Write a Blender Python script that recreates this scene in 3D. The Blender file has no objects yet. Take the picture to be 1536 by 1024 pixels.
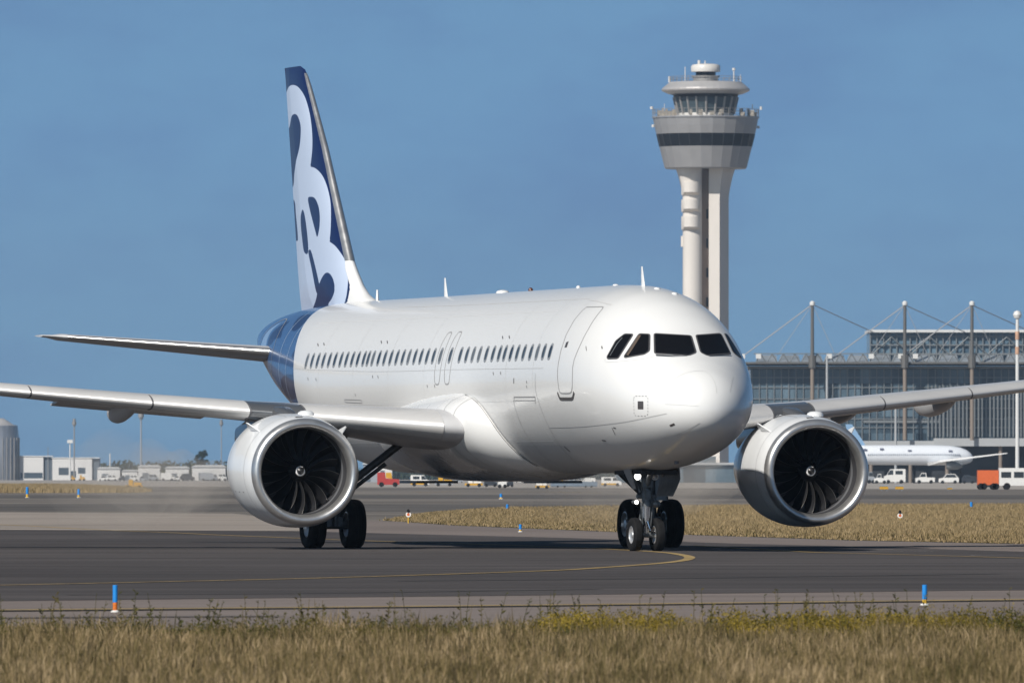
import bpy, math, random
import numpy as np
rnd = random.Random(7)
rng = np.random.default_rng(7)
scene = bpy.context.scene
COL = scene.collection
# ------------------------------------------------------------------ camera constants
F, HC, YH = 16901.0, 1.672, 713.35          # focal length in photo pixels, eye height, horizon row
TH, LX, DN = 0.2747, 2.974, 250.0           # aircraft yaw, nose gear position
ST, CT = math.sin(TH), math.cos(TH)

def gp(u, v):                               # a ground point seen at u, v
    d = F*HC/(v-YH)
    return ((u-768)/F*d, d)
def wp(u, v, d):                            # a point at distance d
    return ((u-768)/F*d, d, HC+(YH-v)/F*d)

# ------------------------------------------------------------------ helpers: objects
def tag(o, label=None, cat=None, group=None, kind=None):
    if label: o['label'] = label
    if cat: o['category'] = cat
    if group: o['group'] = group
    if kind: o['kind'] = kind
    return o
def empty(name, loc, label, cat, group=None, rz=0):
    o = bpy.data.objects.new(name, None); COL.objects.link(o)
    o.location = loc; o.rotation_euler = (0, 0, rz); o.empty_display_size = .5
    return tag(o, label, cat, group)
def mesh(name, V, Fc, mats, parent=None, smooth=None, mi=None):
    me = bpy.data.meshes.new(name)
    me.from_pydata([tuple(map(float, p)) for p in V], [], [tuple(map(int, f)) for f in Fc])
    if not isinstance(mats, (list, tuple)): mats = [mats]
    for m in mats: me.materials.append(m)
    if mi is not None: me.polygons.foreach_set('material_index', np.array(mi, dtype=np.int32))
    me.validate(); me.update()
    if smooth is not None:
        me.polygons.foreach_set('use_smooth', np.ones(len(me.polygons), dtype=bool))
        if smooth < 179: me.set_sharp_from_angle(angle=math.radians(smooth))
    o = bpy.data.objects.new(name, me); COL.objects.link(o)
    if parent is not None: o.parent = parent
    return o
def copy_tree(o, parent=None):
    c = o.copy(); COL.objects.link(c)
    if parent is not None: c.parent = parent
    for ch in list(o.children): copy_tree(ch, c)
    return c

class MB:
    def __init__(s): s.v, s.f, s.m = [], [], []
    def add(s, V, Fc, m=0):
        n = len(s.v); s.v += [tuple(p) for p in V]; s.f += [tuple(n+i for i in f) for f in Fc]; s.m += [m]*len(Fc); return s
    def box(s, x0, x1, y0, y1, z0, z1, m=0):
        V = [(x, y, z) for x in (x0, x1) for y in (y0, y1) for z in (z0, z1)]
        return s.add(V, [(0,1,3,2),(4,6,7,5),(0,4,5,1),(2,3,7,6),(0,2,6,4),(1,5,7,3)], m)
    def tube(s, p, q, r0, r1=None, n=10, m=0, cap=True):
        r1 = r0 if r1 is None else r1
        p, q = np.array(p, float), np.array(q, float); d = q-p; L = np.linalg.norm(d)
        if L < 1e-9: return s
        d /= L; a = np.array((0,0,1.)) if abs(d[2]) < .9 else np.array((1.,0,0))
        u = np.cross(d, a); u /= np.linalg.norm(u); w = np.cross(d, u); V = []
        for c, r in ((p, r0), (q, r1)):
            for k in range(n):
                t = 2*math.pi*k/n; V.append(c+r*(math.cos(t)*u+math.sin(t)*w))
        Fc = [(k, (k+1) % n, n+(k+1) % n, n+k) for k in range(n)]
        if cap: Fc += [tuple(range(n))[::-1], tuple(range(n, 2*n))]
        return s.add(V, Fc, m)
    def path(s, pts, r, n=8, m=0):
        for a, b in zip(pts[:-1], pts[1:]): s.tube(a, b, r, r, n, m)
        return s
    def lathe(s, prof, c=(0,0,0), axis='z', n=48, m=0, a0=0, a1=2*math.pi, mlist=None):
        full = abs(a1-a0-2*math.pi) < 1e-6; k = n if full else n+1; V = []; cx, cy, cz = c
        for (r, h) in prof:
            for i in range(k):
                t = a0+(a1-a0)*i/n; A, B = r*math.cos(t), r*math.sin(t)
                V.append({'z': (cx+A, cy+B, cz+h), 'x': (cx+h, cy+A, cz+B), 'y': (cx+B, cy+h, cz+A)}[axis])
        base = len(s.v); s.v += V
        for j in range(len(prof)-1):
            for i in range(n):
                i2 = (i+1) % k
                s.f.append((base+j*k+i, base+j*k+i2, base+(j+1)*k+i2, base+(j+1)*k+i)); s.m.append(mlist[j] if mlist else m)
        return s
    def prism(s, poly, z0, z1, m=0):
        n = len(poly); V = [(x, y, z0) for x, y in poly]+[(x, y, z1) for x, y in poly]
        return s.add(V, [(i, (i+1) % n, n+(i+1) % n, n+i) for i in range(n)]+[tuple(range(n))[::-1], tuple(range(n, 2*n))], m)
    def loft(s, rings, m=0, cap=True):
        n = len(rings[0]); b = len(s.v)
        for r in rings: s.v += [tuple(p) for p in r]
        for j in range(len(rings)-1):
            for i in range(n):
                s.f.append((b+j*n+i, b+j*n+(i+1) % n, b+(j+1)*n+(i+1) % n, b+(j+1)*n+i)); s.m.append(m)
        if cap:
            s.f.append(tuple(b+i for i in range(n))[::-1]); s.m.append(m)
            s.f.append(tuple(b+(len(rings)-1)*n+i for i in range(n))); s.m.append(m)
        return s
    def build(s, name, mats, parent=None, smooth=35):
        return mesh(name, s.v, s.f, mats, parent, smooth, s.m)

# ------------------------------------------------------------------ helpers: materials
def newmat(name):
    m = bpy.data.materials.new(name); m.use_nodes = True
    nt = m.node_tree; return m, nt, nt.nodes['Principled BSDF']
def N(nt, t, **kw):
    n = nt.nodes.new(t)
    for k, v in kw.items(): setattr(n, k, v)
    return n
def mat(name, col, rough=.5, metal=0, spec=.5, coat=0, var=.0, scale=3., emit=None, es=0, rvar=0, stretch=(1,1,1), bump=0, coat_r=.05):
    m, nt, b = newmat(name)
    b.inputs['Base Color'].default_value = (*col, 1); b.inputs['Roughness'].default_value = rough
    b.inputs['Metallic'].default_value = metal; b.inputs['Specular IOR Level'].default_value = spec
    b.inputs['Coat Weight'].default_value = coat; b.inputs['Coat Roughness'].default_value = coat_r
    if emit: b.inputs['Emission Color'].default_value = (*emit, 1); b.inputs['Emission Strength'].default_value = es
    if var or rvar or bump:
        tc = N(nt, 'ShaderNodeTexCoord'); mp = N(nt, 'ShaderNodeMapping'); mp.inputs['Scale'].default_value = stretch
        no = N(nt, 'ShaderNodeTexNoise'); no.inputs['Scale'].default_value = scale; no.inputs['Detail'].default_value = 6; no.inputs['Roughness'].default_value = .6
        nt.links.new(tc.outputs['Object'], mp.inputs['Vector']); nt.links.new(mp.outputs['Vector'], no.inputs['Vector'])
        if var:
            r = N(nt, 'ShaderNodeMapRange'); r.inputs['From Min'].default_value = .3; r.inputs['From Max'].default_value = .7
            r.inputs['To Min'].default_value = 1-var; r.inputs['To Max'].default_value = 1+var
            mx = N(nt, 'ShaderNodeVectorMath', operation='SCALE'); mx.inputs[0].default_value = col
            nt.links.new(no.outputs['Fac'], r.inputs['Value']); nt.links.new(r.outputs['Result'], mx.inputs['Scale'])
            nt.links.new(mx.outputs['Vector'], b.inputs['Base Color'])
        if rvar:
            r2 = N(nt, 'ShaderNodeMapRange'); r2.inputs['From Min'].default_value = .3; r2.inputs['From Max'].default_value = .7
            r2.inputs['To Min'].default_value = max(0, rough-rvar); r2.inputs['To Max'].default_value = rough+rvar
            nt.links.new(no.outputs['Fac'], r2.inputs['Value']); nt.links.new(r2.outputs['Result'], b.inputs['Roughness'])
        if bump:
            bp = N(nt, 'ShaderNodeBump'); bp.inputs['Strength'].default_value = bump; bp.inputs['Distance'].default_value = .05
            nt.links.new(no.outputs['Fac'], bp.inputs['Height']); nt.links.new(bp.outputs['Normal'], b.inputs['Normal'])
    return m
M = {}
M['white'] = mat('white_paint', (.72,.72,.715), .28, coat=.4, var=.025, scale=.6, rvar=.05)
M['nac'] = mat('nacelle_paint', (.72,.735,.75), .28, coat=.5, var=.03, scale=1.2)
M['grey'] = mat('wing_grey', (.50,.50,.51), .38, metal=.0, coat=.2, var=.05, scale=.8)
M['slat'] = mat('slat_metal', (.66,.65,.64), .34, metal=.3, var=.05, scale=1.5, rvar=.06, stretch=(1,.3,1))
M['metal'] = mat('polished_metal', (.62,.615,.61), .36, metal=.85, var=.05, scale=3, rvar=.06)
M['pylon'] = mat('pylon_grey', (.16,.165,.175), .16, metal=.5, var=.05)
M['chrome'] = mat('chrome', (.85,.85,.86), .12, metal=1)
M['darkmetal'] = mat('dark_metal', (.09,.09,.10), .4, metal=.7, var=.2, scale=4)
M['black'] = mat('black_cavity', (.008,.008,.009), .6)
M['blade'] = mat('fan_blade_black', (.028,.028,.031), .32, metal=.3, var=.2, scale=2)
M['bladeedge'] = mat('fan_blade_edge', (.30,.29,.28), .35, metal=.9)
M['liner'] = mat('intake_liner', (.05,.05,.055), .45)
M['linerring'] = mat('fan_case_ring', (.30,.31,.33), .35, metal=.5)
M['tyre'] = mat('tyre_rubber', (.010,.010,.011), .8, spec=.2, var=.25, scale=6)
M['rim'] = mat('wheel_rim', (.62,.62,.63), .3, metal=.6, var=.1, scale=5)
M['glass'] = mat('cockpit_glass', (.006,.006,.007), .08, spec=.3)
M['cabglass'] = mat('cabin_glass', (.050,.056,.06), .12, spec=.5)
M['cabglass2'] = mat('cabin_glass_dark', (.022,.025,.028), .1, spec=.5); M['cabglass3'] = mat('cabin_glass_blind', (.12,.125,.125), .2)
M['seal'] = mat('window_seal', (.06,.06,.065), .5)
M['frame'] = mat('window_frame', (.33,.34,.35), .4, metal=.3)
M['line'] = mat('panel_gap', (.27,.27,.275), .6)
M['line3'] = mat('faint_panel_gap', (.50,.50,.50), .5); M['line4'] = mat('skin_lap', (.66,.66,.66), .4)
M['line2'] = mat('dark_panel_gap', (.10,.10,.11), .6)
M['scuff'] = mat('door_scuff_plate', (.12,.11,.11), .45, metal=.5)
M['gear'] = mat('gear_paint', (.13,.14,.15), .4, metal=.3, var=.3, scale=8)
M['lamp'] = mat('lit_lamp', (1,1,1), .2, emit=(1,.96,.88), es=9)
M['lamp2'] = mat('lamp_lens', (.75,.77,.8), .1, metal=.4)
M['lampdim'] = mat('taxi_lamp', (1,1,1), .2, emit=(1,.96,.88), es=3)
M['swirl'] = mat('spinner_white', (.85,.85,.85), .4)
M['beacon'] = mat('beacon_red', (.10,.04,.03), .2)
M['yellowline'] = mat('yellow_marking', (.31,.215,.078), .85, var=.4, scale=1.5)
M['whiteline'] = mat('white_marking', (.65,.65,.63), .8, var=.15, scale=2)

def fmat(name, colors, coat=.12, spec=.28, rough=.34):
    """paint with livery areas: attribute 'pat' holds a signed distance (one channel per colour)"""
    m, nt, b = newmat(name)
    b.inputs['Roughness'].default_value = rough; b.inputs['Coat Weight'].default_value = coat; b.inputs['Coat Roughness'].default_value = .08; b.inputs['Specular IOR Level'].default_value = spec
    at = N(nt, 'ShaderNodeAttribute'); at.attribute_name = 'pat'
    sp = N(nt, 'ShaderNodeSeparateXYZ'); nt.links.new(at.outputs['Vector'], sp.inputs[0])
    rgb = N(nt, 'ShaderNodeRGB'); rgb.outputs[0].default_value = (*colors[0], 1); cur = rgb.outputs[0]
    for k, c in enumerate(colors[1:]):
        mr = N(nt, 'ShaderNodeMapRange'); mr.inputs['From Min'].default_value = -.008; mr.inputs['From Max'].default_value = .008
        nt.links.new(sp.outputs[k], mr.inputs['Value'])
        mx = N(nt, 'ShaderNodeMix', data_type='RGBA'); nt.links.new(mr.outputs['Result'], mx.inputs['Factor'])
        nt.links.new(cur, mx.inputs[6]); mx.inputs[7].default_value = (*c, 1); cur = mx.outputs[2]
    nt.links.new(cur, b.inputs['Base Color']); return m
def set_pat(o, arr):
    a = o.data.attributes.new('pat', 'FLOAT_VECTOR', 'POINT'); a.data.foreach_set('vector', np.asarray(arr, dtype=np.float32).ravel())

def catmull(P, n=8, closed=True):
    P = np.array(P, float); k = len(P); out = []
    for i in range(k if closed else k-1):
        p0, p1, p2, p3 = (P[(i-1) % k] if closed or i > 0 else P[0]), P[i], P[(i+1) % k], (P[(i+2) % k] if closed or i+2 < k else P[-1])
        for j in range(n):
            t = j/n
            out.append(.5*((2*p1)+(-p0+p2)*t+(2*p0-5*p1+4*p2-p3)*t*t+(-p0+3*p1-3*p2+p3)*t**3))
    if not closed: out.append(P[-1])
    return np.array(out)
def sdf(Q, poly):
    """signed distance, positive inside"""
    Q = np.asarray(Q, float); P = np.asarray(poly, float); R = np.roll(P, -1, 0)
    dmin = np.full(len(Q), 1e9); ins = np.zeros(len(Q), bool)
    for a, b in zip(P, R):
        ab = b-a; L = (ab**2).sum()+1e-12; t = np.clip(((Q-a)@ab)/L, 0, 1)
        dmin = np.minimum(dmin, np.hypot(*(Q-(a+t[:, None]*ab)).T))
        c = (a[1] > Q[:, 1]) != (b[1] > Q[:, 1])
        with np.errstate(divide='ignore', invalid='ignore'): xx = (b[0]-a[0])*(Q[:, 1]-a[1])/(b[1]-a[1]+1e-15)+a[0]
        ins ^= c & (Q[:, 0] < xx)
    return np.where(ins, dmin, -dmin)

# ================================================================== THE AIRLINER
# local frame: x aft from the nose, y to the right wing, z up
PLANE = empty('airliner', (LX+5.07*ST, DN-5.07*CT, 0), 'large white twin engine airliner with blue swirl tail, standing on the dark taxiway', 'airliner', rz=math.pi/2+TH)
CAMP = np.array((0, 0, HC))
def w2l(P):
    P = np.asarray(P, float); X, Y = P[..., 0]-(LX+5.07*ST), P[..., 1]-(DN-5.07*CT)
    return np.stack([-ST*X+CT*Y, -CT*X-ST*Y, P[..., 2]], -1)
def ray(u, v):
    u, v = np.asarray(u, float), np.asarray(v, float)
    p1 = np.stack([(u-768)/F*DN, np.full(u.shape, DN), HC+(YH-v)/F*DN], -1)
    o = w2l(CAMP); p = w2l(p1); d = p-o; return o, d/np.linalg.norm(d, axis=-1, keepdims=True)
def onplane(u, v, axis, val):
    o, d = ray(u, v); t = (val-o[axis])/d[..., axis]; return o+t[..., None]*d
def pchip(xs, ys):
    xs, ys = np.array(xs, float), np.array(ys, float); h = np.diff(xs); dl = np.diff(ys)/h; n = len(xs); m = np.zeros(n)
    for i in range(1, n-1):
        if dl[i-1]*dl[i] > 0:
            w1, w2 = 2*h[i]+h[i-1], h[i]+2*h[i-1]; m[i] = (w1+w2)/(w1/dl[i-1]+w2/dl[i])
    m[0], m[-1] = dl[0], dl[-1]
    def f(x):
        x = np.asarray(x, float); i = np.clip(np.searchsorted(xs, x)-1, 0, n-2); t = np.clip((x-xs[i])/h[i], 0, 1)
        return ys[i]*(1+2*t)*(1-t)**2+m[i]*h[i]*t*(1-t)**2+ys[i+1]*t*t*(3-2*t)+m[i+1]*h[i]*t*t*(t-1)
    return f
FUS = np.array([  # x, z top, z bottom, half width, z of the widest line
(0,3.10,3.10,0,3.10),(.12,3.48,2.76,.41,3.11),(.5,3.86,2.48,.84,3.13),(1.0,4.13,2.28,1.15,3.20),(1.6,4.43,2.11,1.41,3.30),(2.1,4.78,2.0,1.57,3.42),
(2.7,5.20,1.91,1.71,3.54),(3.4,5.54,1.84,1.83,3.66),(4.3,5.78,1.79,1.92,3.76),(5.5,5.90,1.75,1.965,3.81),(7,5.93,1.73,1.975,3.83),
(13,5.92,1.73,1.975,3.83),(24,5.90,1.73,1.975,3.83),(26.5,5.90,1.84,1.965,3.86),(28.5,5.90,2.16,1.90,3.98),(30.5,5.88,2.68,1.73,4.22),(32.5,5.83,3.22,1.54,4.50),
(34.5,5.74,3.80,1.23,4.77),(36.3,5.58,4.30,.86,4.97),(37.3,5.42,4.66,.55,5.07),(37.57,5.34,4.78,.36,5.09)])
_s = np.sqrt(FUS[:, 0]); FT, FB, FW, FC = [pchip(_s, FUS[:, i]) for i in (1, 2, 3, 4)]
def fsec(x):
    s = np.sqrt(np.maximum(x, 0)); return FT(s), FB(s), FW(s), FC(s)
def Fimp(P):
    x, y, z = P[..., 0], P[..., 1], P[..., 2]; zt, zb, hw, zc = fsec(np.clip(x, 0, 37.57))
    rz = np.where(z > zc, zt-zc, zc-zb)+1e-6
    v = np.sqrt((y/(hw+1e-6))**2+((z-zc)/rz)**2)-1
    return np.where((x < 0) | (x > 37.57), 5., v*np.maximum(hw, .05))
def Nimp(P):
    e = 2e-3; g = np.stack([Fimp(P+np.eye(3)[k]*e)-Fimp(P-np.eye(3)[k]*e) for k in range(3)], -1)
    return g/(np.linalg.norm(g, axis=-1, keepdims=True)+1e-12)
def hit(u, v):
    o, d = ray(u, v); ts = np.arange(DN-12, DN+36, .15); n = len(d); f = np.empty((n, len(ts)))
    for a in range(0, n, 64): f[a:a+64] = Fimp(o+ts[None, :, None]*d[a:a+64, None, :])
    k = np.argmax(f < 0, 1); ok = f[np.arange(n), k] < 0
    lo, hi = ts[np.maximum(k-1, 0)], ts[k]
    for _ in range(22):
        mid = (lo+hi)/2; ins = Fimp(o+mid[:, None]*d) < 0; hi = np.where(ins, mid, hi); lo = np.where(ins, lo, mid)
    out = o+hi[:, None]*d
    if not ok.all():                            # just past the outline: the nearest point of the skin
        b = ~ok; P = o+ts[np.argmin(f[b], 1)][:, None]*d[b]
        for _ in range(6): P = P-Nimp(P)*Fimp(P)[:, None]*.9
        out[b] = P
    return out
def resample(pts, step, closed=False):
    P = np.array(pts, float)
    if closed: P = np.vstack([P, P[:1]])
    L = np.r_[0, np.cumsum(np.hypot(*np.diff(P, axis=0).T))]; n = max(2, int(L[-1]/step)+1); t = np.linspace(0, L[-1], n)
    return np.stack([np.interp(t, L, P[:, 0]), np.interp(t, L, P[:, 1])], 1)
def strip_on(P, w, off=.004, mb=None, m=0, closed=False, dash=0):
    Nn = Nimp(P); T = np.gradient(P, axis=0)
    if closed: T[0] = T[-1] = P[1]-P[-2]
    T /= np.linalg.norm(T, axis=1, keepdims=True)+1e-9
    S = np.cross(Nn, T); S /= np.linalg.norm(S, axis=1, keepdims=True)+1e-9
    A, B = P+S*w/2+Nn*off, P-S*w/2+Nn*off; n = len(P); mb = mb or MB()
    idx = range(n-1) if not dash else [i for i in range(n-1) if (i//dash) % 2 == 0]
    return mb.add(np.vstack([A, B]), [(i, i+1, n+i+1, n+i) for i in idx], m)
def line_px(mb, pts, w, m=0, smooth=False, closed=False, off=.004, step=3, dash=0):
    p = catmull(pts, 6, closed) if smooth else np.array(pts, float)
    p = resample(p, step, closed); return strip_on(hit(p[:, 0], p[:, 1]), w, off, mb, m, closed, dash)
def patch_px(poly, off, rings=5, step=3.):
    """a closed outline laid on the fuselage surface as a curved sheet"""
    p = resample(poly, step, True)[:-1]; c = p.mean(0); n = len(p); V = hit(*np.array([c]).T); rr = [V]
    for k in range(1, rings+1):
        q = c+(p-c)*k/rings; rr.append(hit(q[:, 0], q[:, 1]))
    P = np.vstack(rr); P = P+Nimp(P)*off
    Fc = [(0, 1+i, 1+(i+1) % n) for i in range(n)]
    for k in range(rings-1):
        a, b = 1+k*n, 1+(k+1)*n; Fc += [(a+i, b+i, b+(i+1) % n, a+(i+1) % n) for i in range(n)]
    return P, Fc
def round_poly(pts, r=.22, n=4):
    P = np.array(pts, float); k = len(P); out = []
    for i in range(k):
        a, b, c = P[i-1], P[i], P[(i+1) % k]
        l1, l2 = np.linalg.norm(a-b), np.linalg.norm(c-b); q = min(r, .35*l1, .35*l2)
        s, e = b+(a-b)/l1*q, b+(c-b)/l2*q
        for j in range(n+1):
            t = j/n; out.append((1-t)**2*s+2*t*(1-t)*b+t*t*e)
    return np.array(out)

def zm(pts, ox, oy, f): return [(ox+x/f, oy+y/f) for x, y in pts]     # coordinates read off an enlarged crop
# ---- fuselage
NA, xs = 160, np.concatenate([np.linspace(.0, 2.6, 130)**2, np.linspace(6.9, 24, 60), np.arange(24.06, 37.58, .06)])
VV = []
for x in xs:
    zt, zb, hw, zc = [float(q) for q in fsec(x)]
    for i in range(NA):
        a = 2*math.pi*i/NA; c = math.cos(a)
        VV.append((x, hw*math.sin(a), zc+(zt-zc)*c if c > 0 else zc+(zc-zb)*c))
FF = [(j*NA+i, (j+1)*NA+i, (j+1)*NA+(i+1) % NA, j*NA+(i+1) % NA) for j in range(len(xs)-1) for i in range(NA)]
FF.append(tuple(range((len(xs)-1)*NA, len(xs)*NA)))
NAVY, MIDB, LIGHTB = (.008,.019,.080), (.085,.19,.40), (.50,.58,.73)
M['fus'] = fmat('fuselage_livery', [(.72,.72,.715), (.042,.105,.25), NAVY, (.22,.33,.50)], .42, .45, .27)
fus = mesh('fuselage', VV, FF, M['fus'], PLANE, 40)
Vn = np.array(VV)
side = Vn[:, [0, 2]]
def fz(pts): P = hit(*np.array(catmull(zm(pts, 360, 460, 5.69), 8)).T); return P[:, [0, 2]]
blue = Vn[:, 0]-(28.72+.45*np.maximum(0, Vn[:, 2]-3.6)**2)
nav = [fz([(232,335),(255,250),(300,195),(360,150),(425,118),(385,165),(362,210),(348,262),(300,275),(262,325)]),
       fz([(442,190),(462,140),(500,92),(550,68),(605,66),(580,100),(540,150),(490,195),(455,208)]),
       fz([(600,200),(545,275),(515,350),(503,430),(507,520),(522,640),(545,770),(480,780),(470,690),(450,560),(470,470),(440,420),(480,350),(540,260)]),
       fz([(395,775),(350,690),(352,620),(380,585),(430,575),(470,600),(490,690),(500,780)])]  # last shape paints the dark ground reflection on the lower tail in navy
navd = np.max([sdf(side, p) for p in nav], axis=0)
lt = [fz([(180,350),(190,290),(230,215),(300,160),(380,120),(330,150),(270,205),(235,270),(215,350)])]
ltd = np.max([sdf(side, p) for p in lt], axis=0)
set_pat(fus, np.stack([blue, np.minimum(navd, blue), np.minimum(ltd, blue)], 1))

def surf(x, z, sgn=1):
    zt, zb, hw, zc = fsec(x); r = np.where(z > zc, zt-zc, zc-zb); return np.stack([x, sgn*hw*np.sqrt(np.maximum(0, 1-((z-zc)/r)**2)), z], -1)
# ---- seams, door outline, small markings laid on the skin
mb = MB()
door = zm([(305,208),(437,205),(428,222),(388,270),(350,325),(290,430),(235,550),(212,610),(200,670),(197,760),(197,820),(190,862),(176,870),(112,870),(98,855),(90,810),(83,740),(84,690),(90,640),(110,540),(150,420),(210,310),(270,238)], 820, 420, 5.12)
line_px(mb, door, .030, 0, closed=True)
for pts, w, m in [
    (zm([(820,-5),(855,60),(872,170),(895,250),(950,345)], 880, 570, 1.) and [(803,560),(803.5,585),(810,608),(822,637),(840,668),(868,698)], .018, 0),
    ([(770.5,600.5),(773,612),(782,637),(793,656),(812,680),(828,694)], .018, 0),
    ([(824,641),(862,640),(900,637),(940,632),(985,623),(1000,620)], .022, 2),
    ([(440,553),(560,557),(690,554),(815,552)], .012, 2),
    ([(600,461),(690,458),(790,453),(885,448)], .014, 2),
    ([(884,450),(896,452),(916,457)], .022, 2),
    ([(1000.5,582),(1004,575),(1015,566),(1030,559),(1048,556),(1060,558),(1069,567),(1074,580),(1075,590)], .010, 2),
    ([(998,606),(1020,607),(1048,609)], .008, 2),
    ([(1095,588),(1098,572),(1100,565)], .010, 2),
    ([(1014,652),(1032,644),(1050,634)], .014, 2),
    ([(908,538),(912,543),(960,539),(982,534)], .010, 2)]:
    line_px(mb, pts, w, m, smooth=True)
for pts in [zm([(445,110),(450,100),(500,100),(508,108),(508,180),(500,188),(455,188),(447,180)], 800, 560, 2.954)]:
    line_px(mb, pts, .018, 0, closed=True, step=1.2, dash=2)
for a in ((774,596),(804,595.5)): pass
line_px(mb, [(771,595.5),(803,595.3)], .03, 0); line_px(mb, [(771,600.5),(803,600.5)], .02, 0)
line_px(mb, [(771,595.5),(771,605)], .02, 0); line_px(mb, [(803,595.5),(803,605)], .02, 0)
line_px(mb, [(517,599),(543,600),(543,604.5),(517,603)], .02, 0, closed=True)
for x in (7.35, 9.6, 16.6, 19.8, 23.0, 26.2):       # skin laps round the hull, right-hand side
    zt, zb, hw, zc = [float(q) for q in fsec(x)]; zz = np.linspace(zb+.05, zt-.01, 60); strip_on(surf(np.full(60, x), zz), .012, .003, mb, 3)
for z in (5.35, 3.35, 2.45):
    xx = np.linspace(7.4, 28.5, 60); strip_on(surf(xx, np.full(60, z)), .010, .003, mb, 3)
mb.build('skin_seam', [M['line'], M['line2'], M['line3'], M['line4']], PLANE, None)
mb = MB()
line_px(mb, zm([(84,862),(103,912),(200,912),(212,860)], 820, 420, 5.12), .075, 0, off=.008)
mb.build('door_scuff_plate', [M['scuff']], PLANE, None)
# small drain masts, ports and stencils on the skin
for (u, v, w, h) in [(961,607.5,8.5,12)]: P, Fc = patch_px([(u-w/2,v-h/2),(u+w/2,v-h/2),(u+w/2,v+h/2),(u-w/2,v+h/2)], .005, 3, 2); mesh('skin_marking', P, Fc, M['scuff'], PLANE)
for pts, w in [([(846,669),(855,677)], .07), ([(1005,638.5),(1012,635.5)], .05), ([(770.8,567),(770.8,575)], .05), ([(918,641),(923,652)], .025), ([(920,641),(924,642)], .03), ([(903,660),(909,661)], .04), ([(879,519),(879.8,526)], .02), ([(848.5,521),(851.3,512.5)], .15)]:
    line_px(MB(), pts, w, 0, step=2).build('skin_marking', M['scuff'], PLANE, None)
for (u, v) in [(572,513),(581,513),(754,506),(764,505.5),(559,565),(567,565),(740,560),(751,559.5),(462,568),(474,569),(477,517),(486,516),(641,579),(652,579),(533,592),(903,521),(790,573),(790,580)]:
    line_px(MB(), [(u-.4,v-2),(u+.6,v+2)], .03, 0, step=1).build('skin_marking', M['scuff'], PLANE, None)

# ---- cockpit glazing
WIN = [zm([(143,722),(150,735),(220,733),(325,565),(265,563),(205,610)], 880, 380, 4.653), zm([(263,718),(270,727),(405,703),(438,680),(440,565),(367,562)], 880, 380, 4.653),
       zm([(472,560),(728,575),(763,692),(715,712),(475,698)], 880, 380, 4.653), zm([(762,572),(935,560),(1003,700),(838,712),(795,690)], 880, 380, 4.653),
       zm([(960,560),(982,568),(1040,660),(1082,732),(1020,690)], 880, 380, 4.653)]
for w in WIN:
    rp = round_poly(w, 2.5)
    P, Fc = patch_px(rp, .006, 6, 2.); o = mesh('cockpit_window', P, Fc, M['glass'], PLANE, 179)
    mb = MB(); q = resample(rp, 1.5, True); strip_on(hit(q[:, 0], q[:, 1]), .035, .010, mb, 0, True)
    mb.build('window_seal', M['seal'], o, None)
line_px(MB(), zm([(285,712),(330,640),(372,572)], 880, 380, 4.653), .07, off=.012).build('inner_frame', mat('cockpit_inner_frame', (.085,.06,.045), .6), PLANE, None)
line_px(MB(), zm([(165,715),(215,630),(250,590)], 880, 380, 4.653), .03, off=.012).build('inner_frame', M['gear'], PLANE, None)
for pts in ([(984,533.5),(1008,534.8),(1030,533.6)], [(1062,534),(1080,532.5),(1094,531.5)]): line_px(MB(), pts, .035, 0, off=.03).build('windscreen_wiper', M['seal'], PLANE, None)

# ---- cabin windows (right side), overwing exits, rear part of the row
xz = []
wx = []
for zpx in [1185,1155,1125,1095,1063,1033,1004,975,950,921,890,858,829,800,770, 724,678, 646,617,588,560,532,505,477,449,421,394,367,345,325,298,272,245,219,192,166,139,113,87,62]:
    u = 440+zpx/3.072
    v = np.interp(u, [455,530,650,690,760,830], [541.5,539,534.5,532,529.5,526])
    wx.append(hit(np.array([u]), np.array([v]))[0])
def cabin_window(P0, w=.235, h=.335):
    base = [(w/2*math.copysign(abs(math.cos(t))**.75, math.cos(t)), h/2*math.copysign(abs(math.sin(t))**.75, math.sin(t))) for t in np.linspace(0, 2*math.pi, 24, endpoint=False)]
    V, Fc, mi = [], [], []
    for k, (sc, off) in enumerate(((.0, .004), (.82, .004), (1.0, .007), (1.14, .004))):
        for (a, b) in (base if sc else base[:1]): 
            p = surf(P0[0]+a*sc, P0[2]+b*sc); V.append(p+Nimp(p[None])[0]*off)
    n = 24
    for i in range(n): Fc.append((0, 1+i, 1+(i+1) % n)); mi.append(0)
    for k in range(2):
        for i in range(n): Fc.append((1+k*n+i, 1+(k+1)*n+i, 1+(k+1)*n+(i+1) % n, 1+k*n+(i+1) % n)); mi.append(1)
    return mesh('cabin_window', V, Fc, [rnd.choice((M['cabglass'], M['cabglass'], M['cabglass2'], M['cabglass3'])), M['frame']], PLANE, 179, mi)
zrow = float(np.mean([p[2] for p in wx]))
for p in wx: cabin_window((p[0], 0, zrow))
for k in (15, 16):
    x = wx[k][0]; pl = []
    for t in np.linspace(0, 2*math.pi, 60, endpoint=False):
        pl.append((x+.25*math.copysign(abs(math.cos(t))**.5, math.cos(t)), zrow-.10+.56*math.copysign(abs(math.sin(t))**.6, math.sin(t))*(1.15 if math.sin(t) > 0 else 1.0)))
    pl.append(pl[0]); pl = np.array(pl); strip_on(surf(pl[:, 0], pl[:, 1]), .028, .004, MB(), 0, True).build('overwing_exit', M['line'], PLANE, None)

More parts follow.
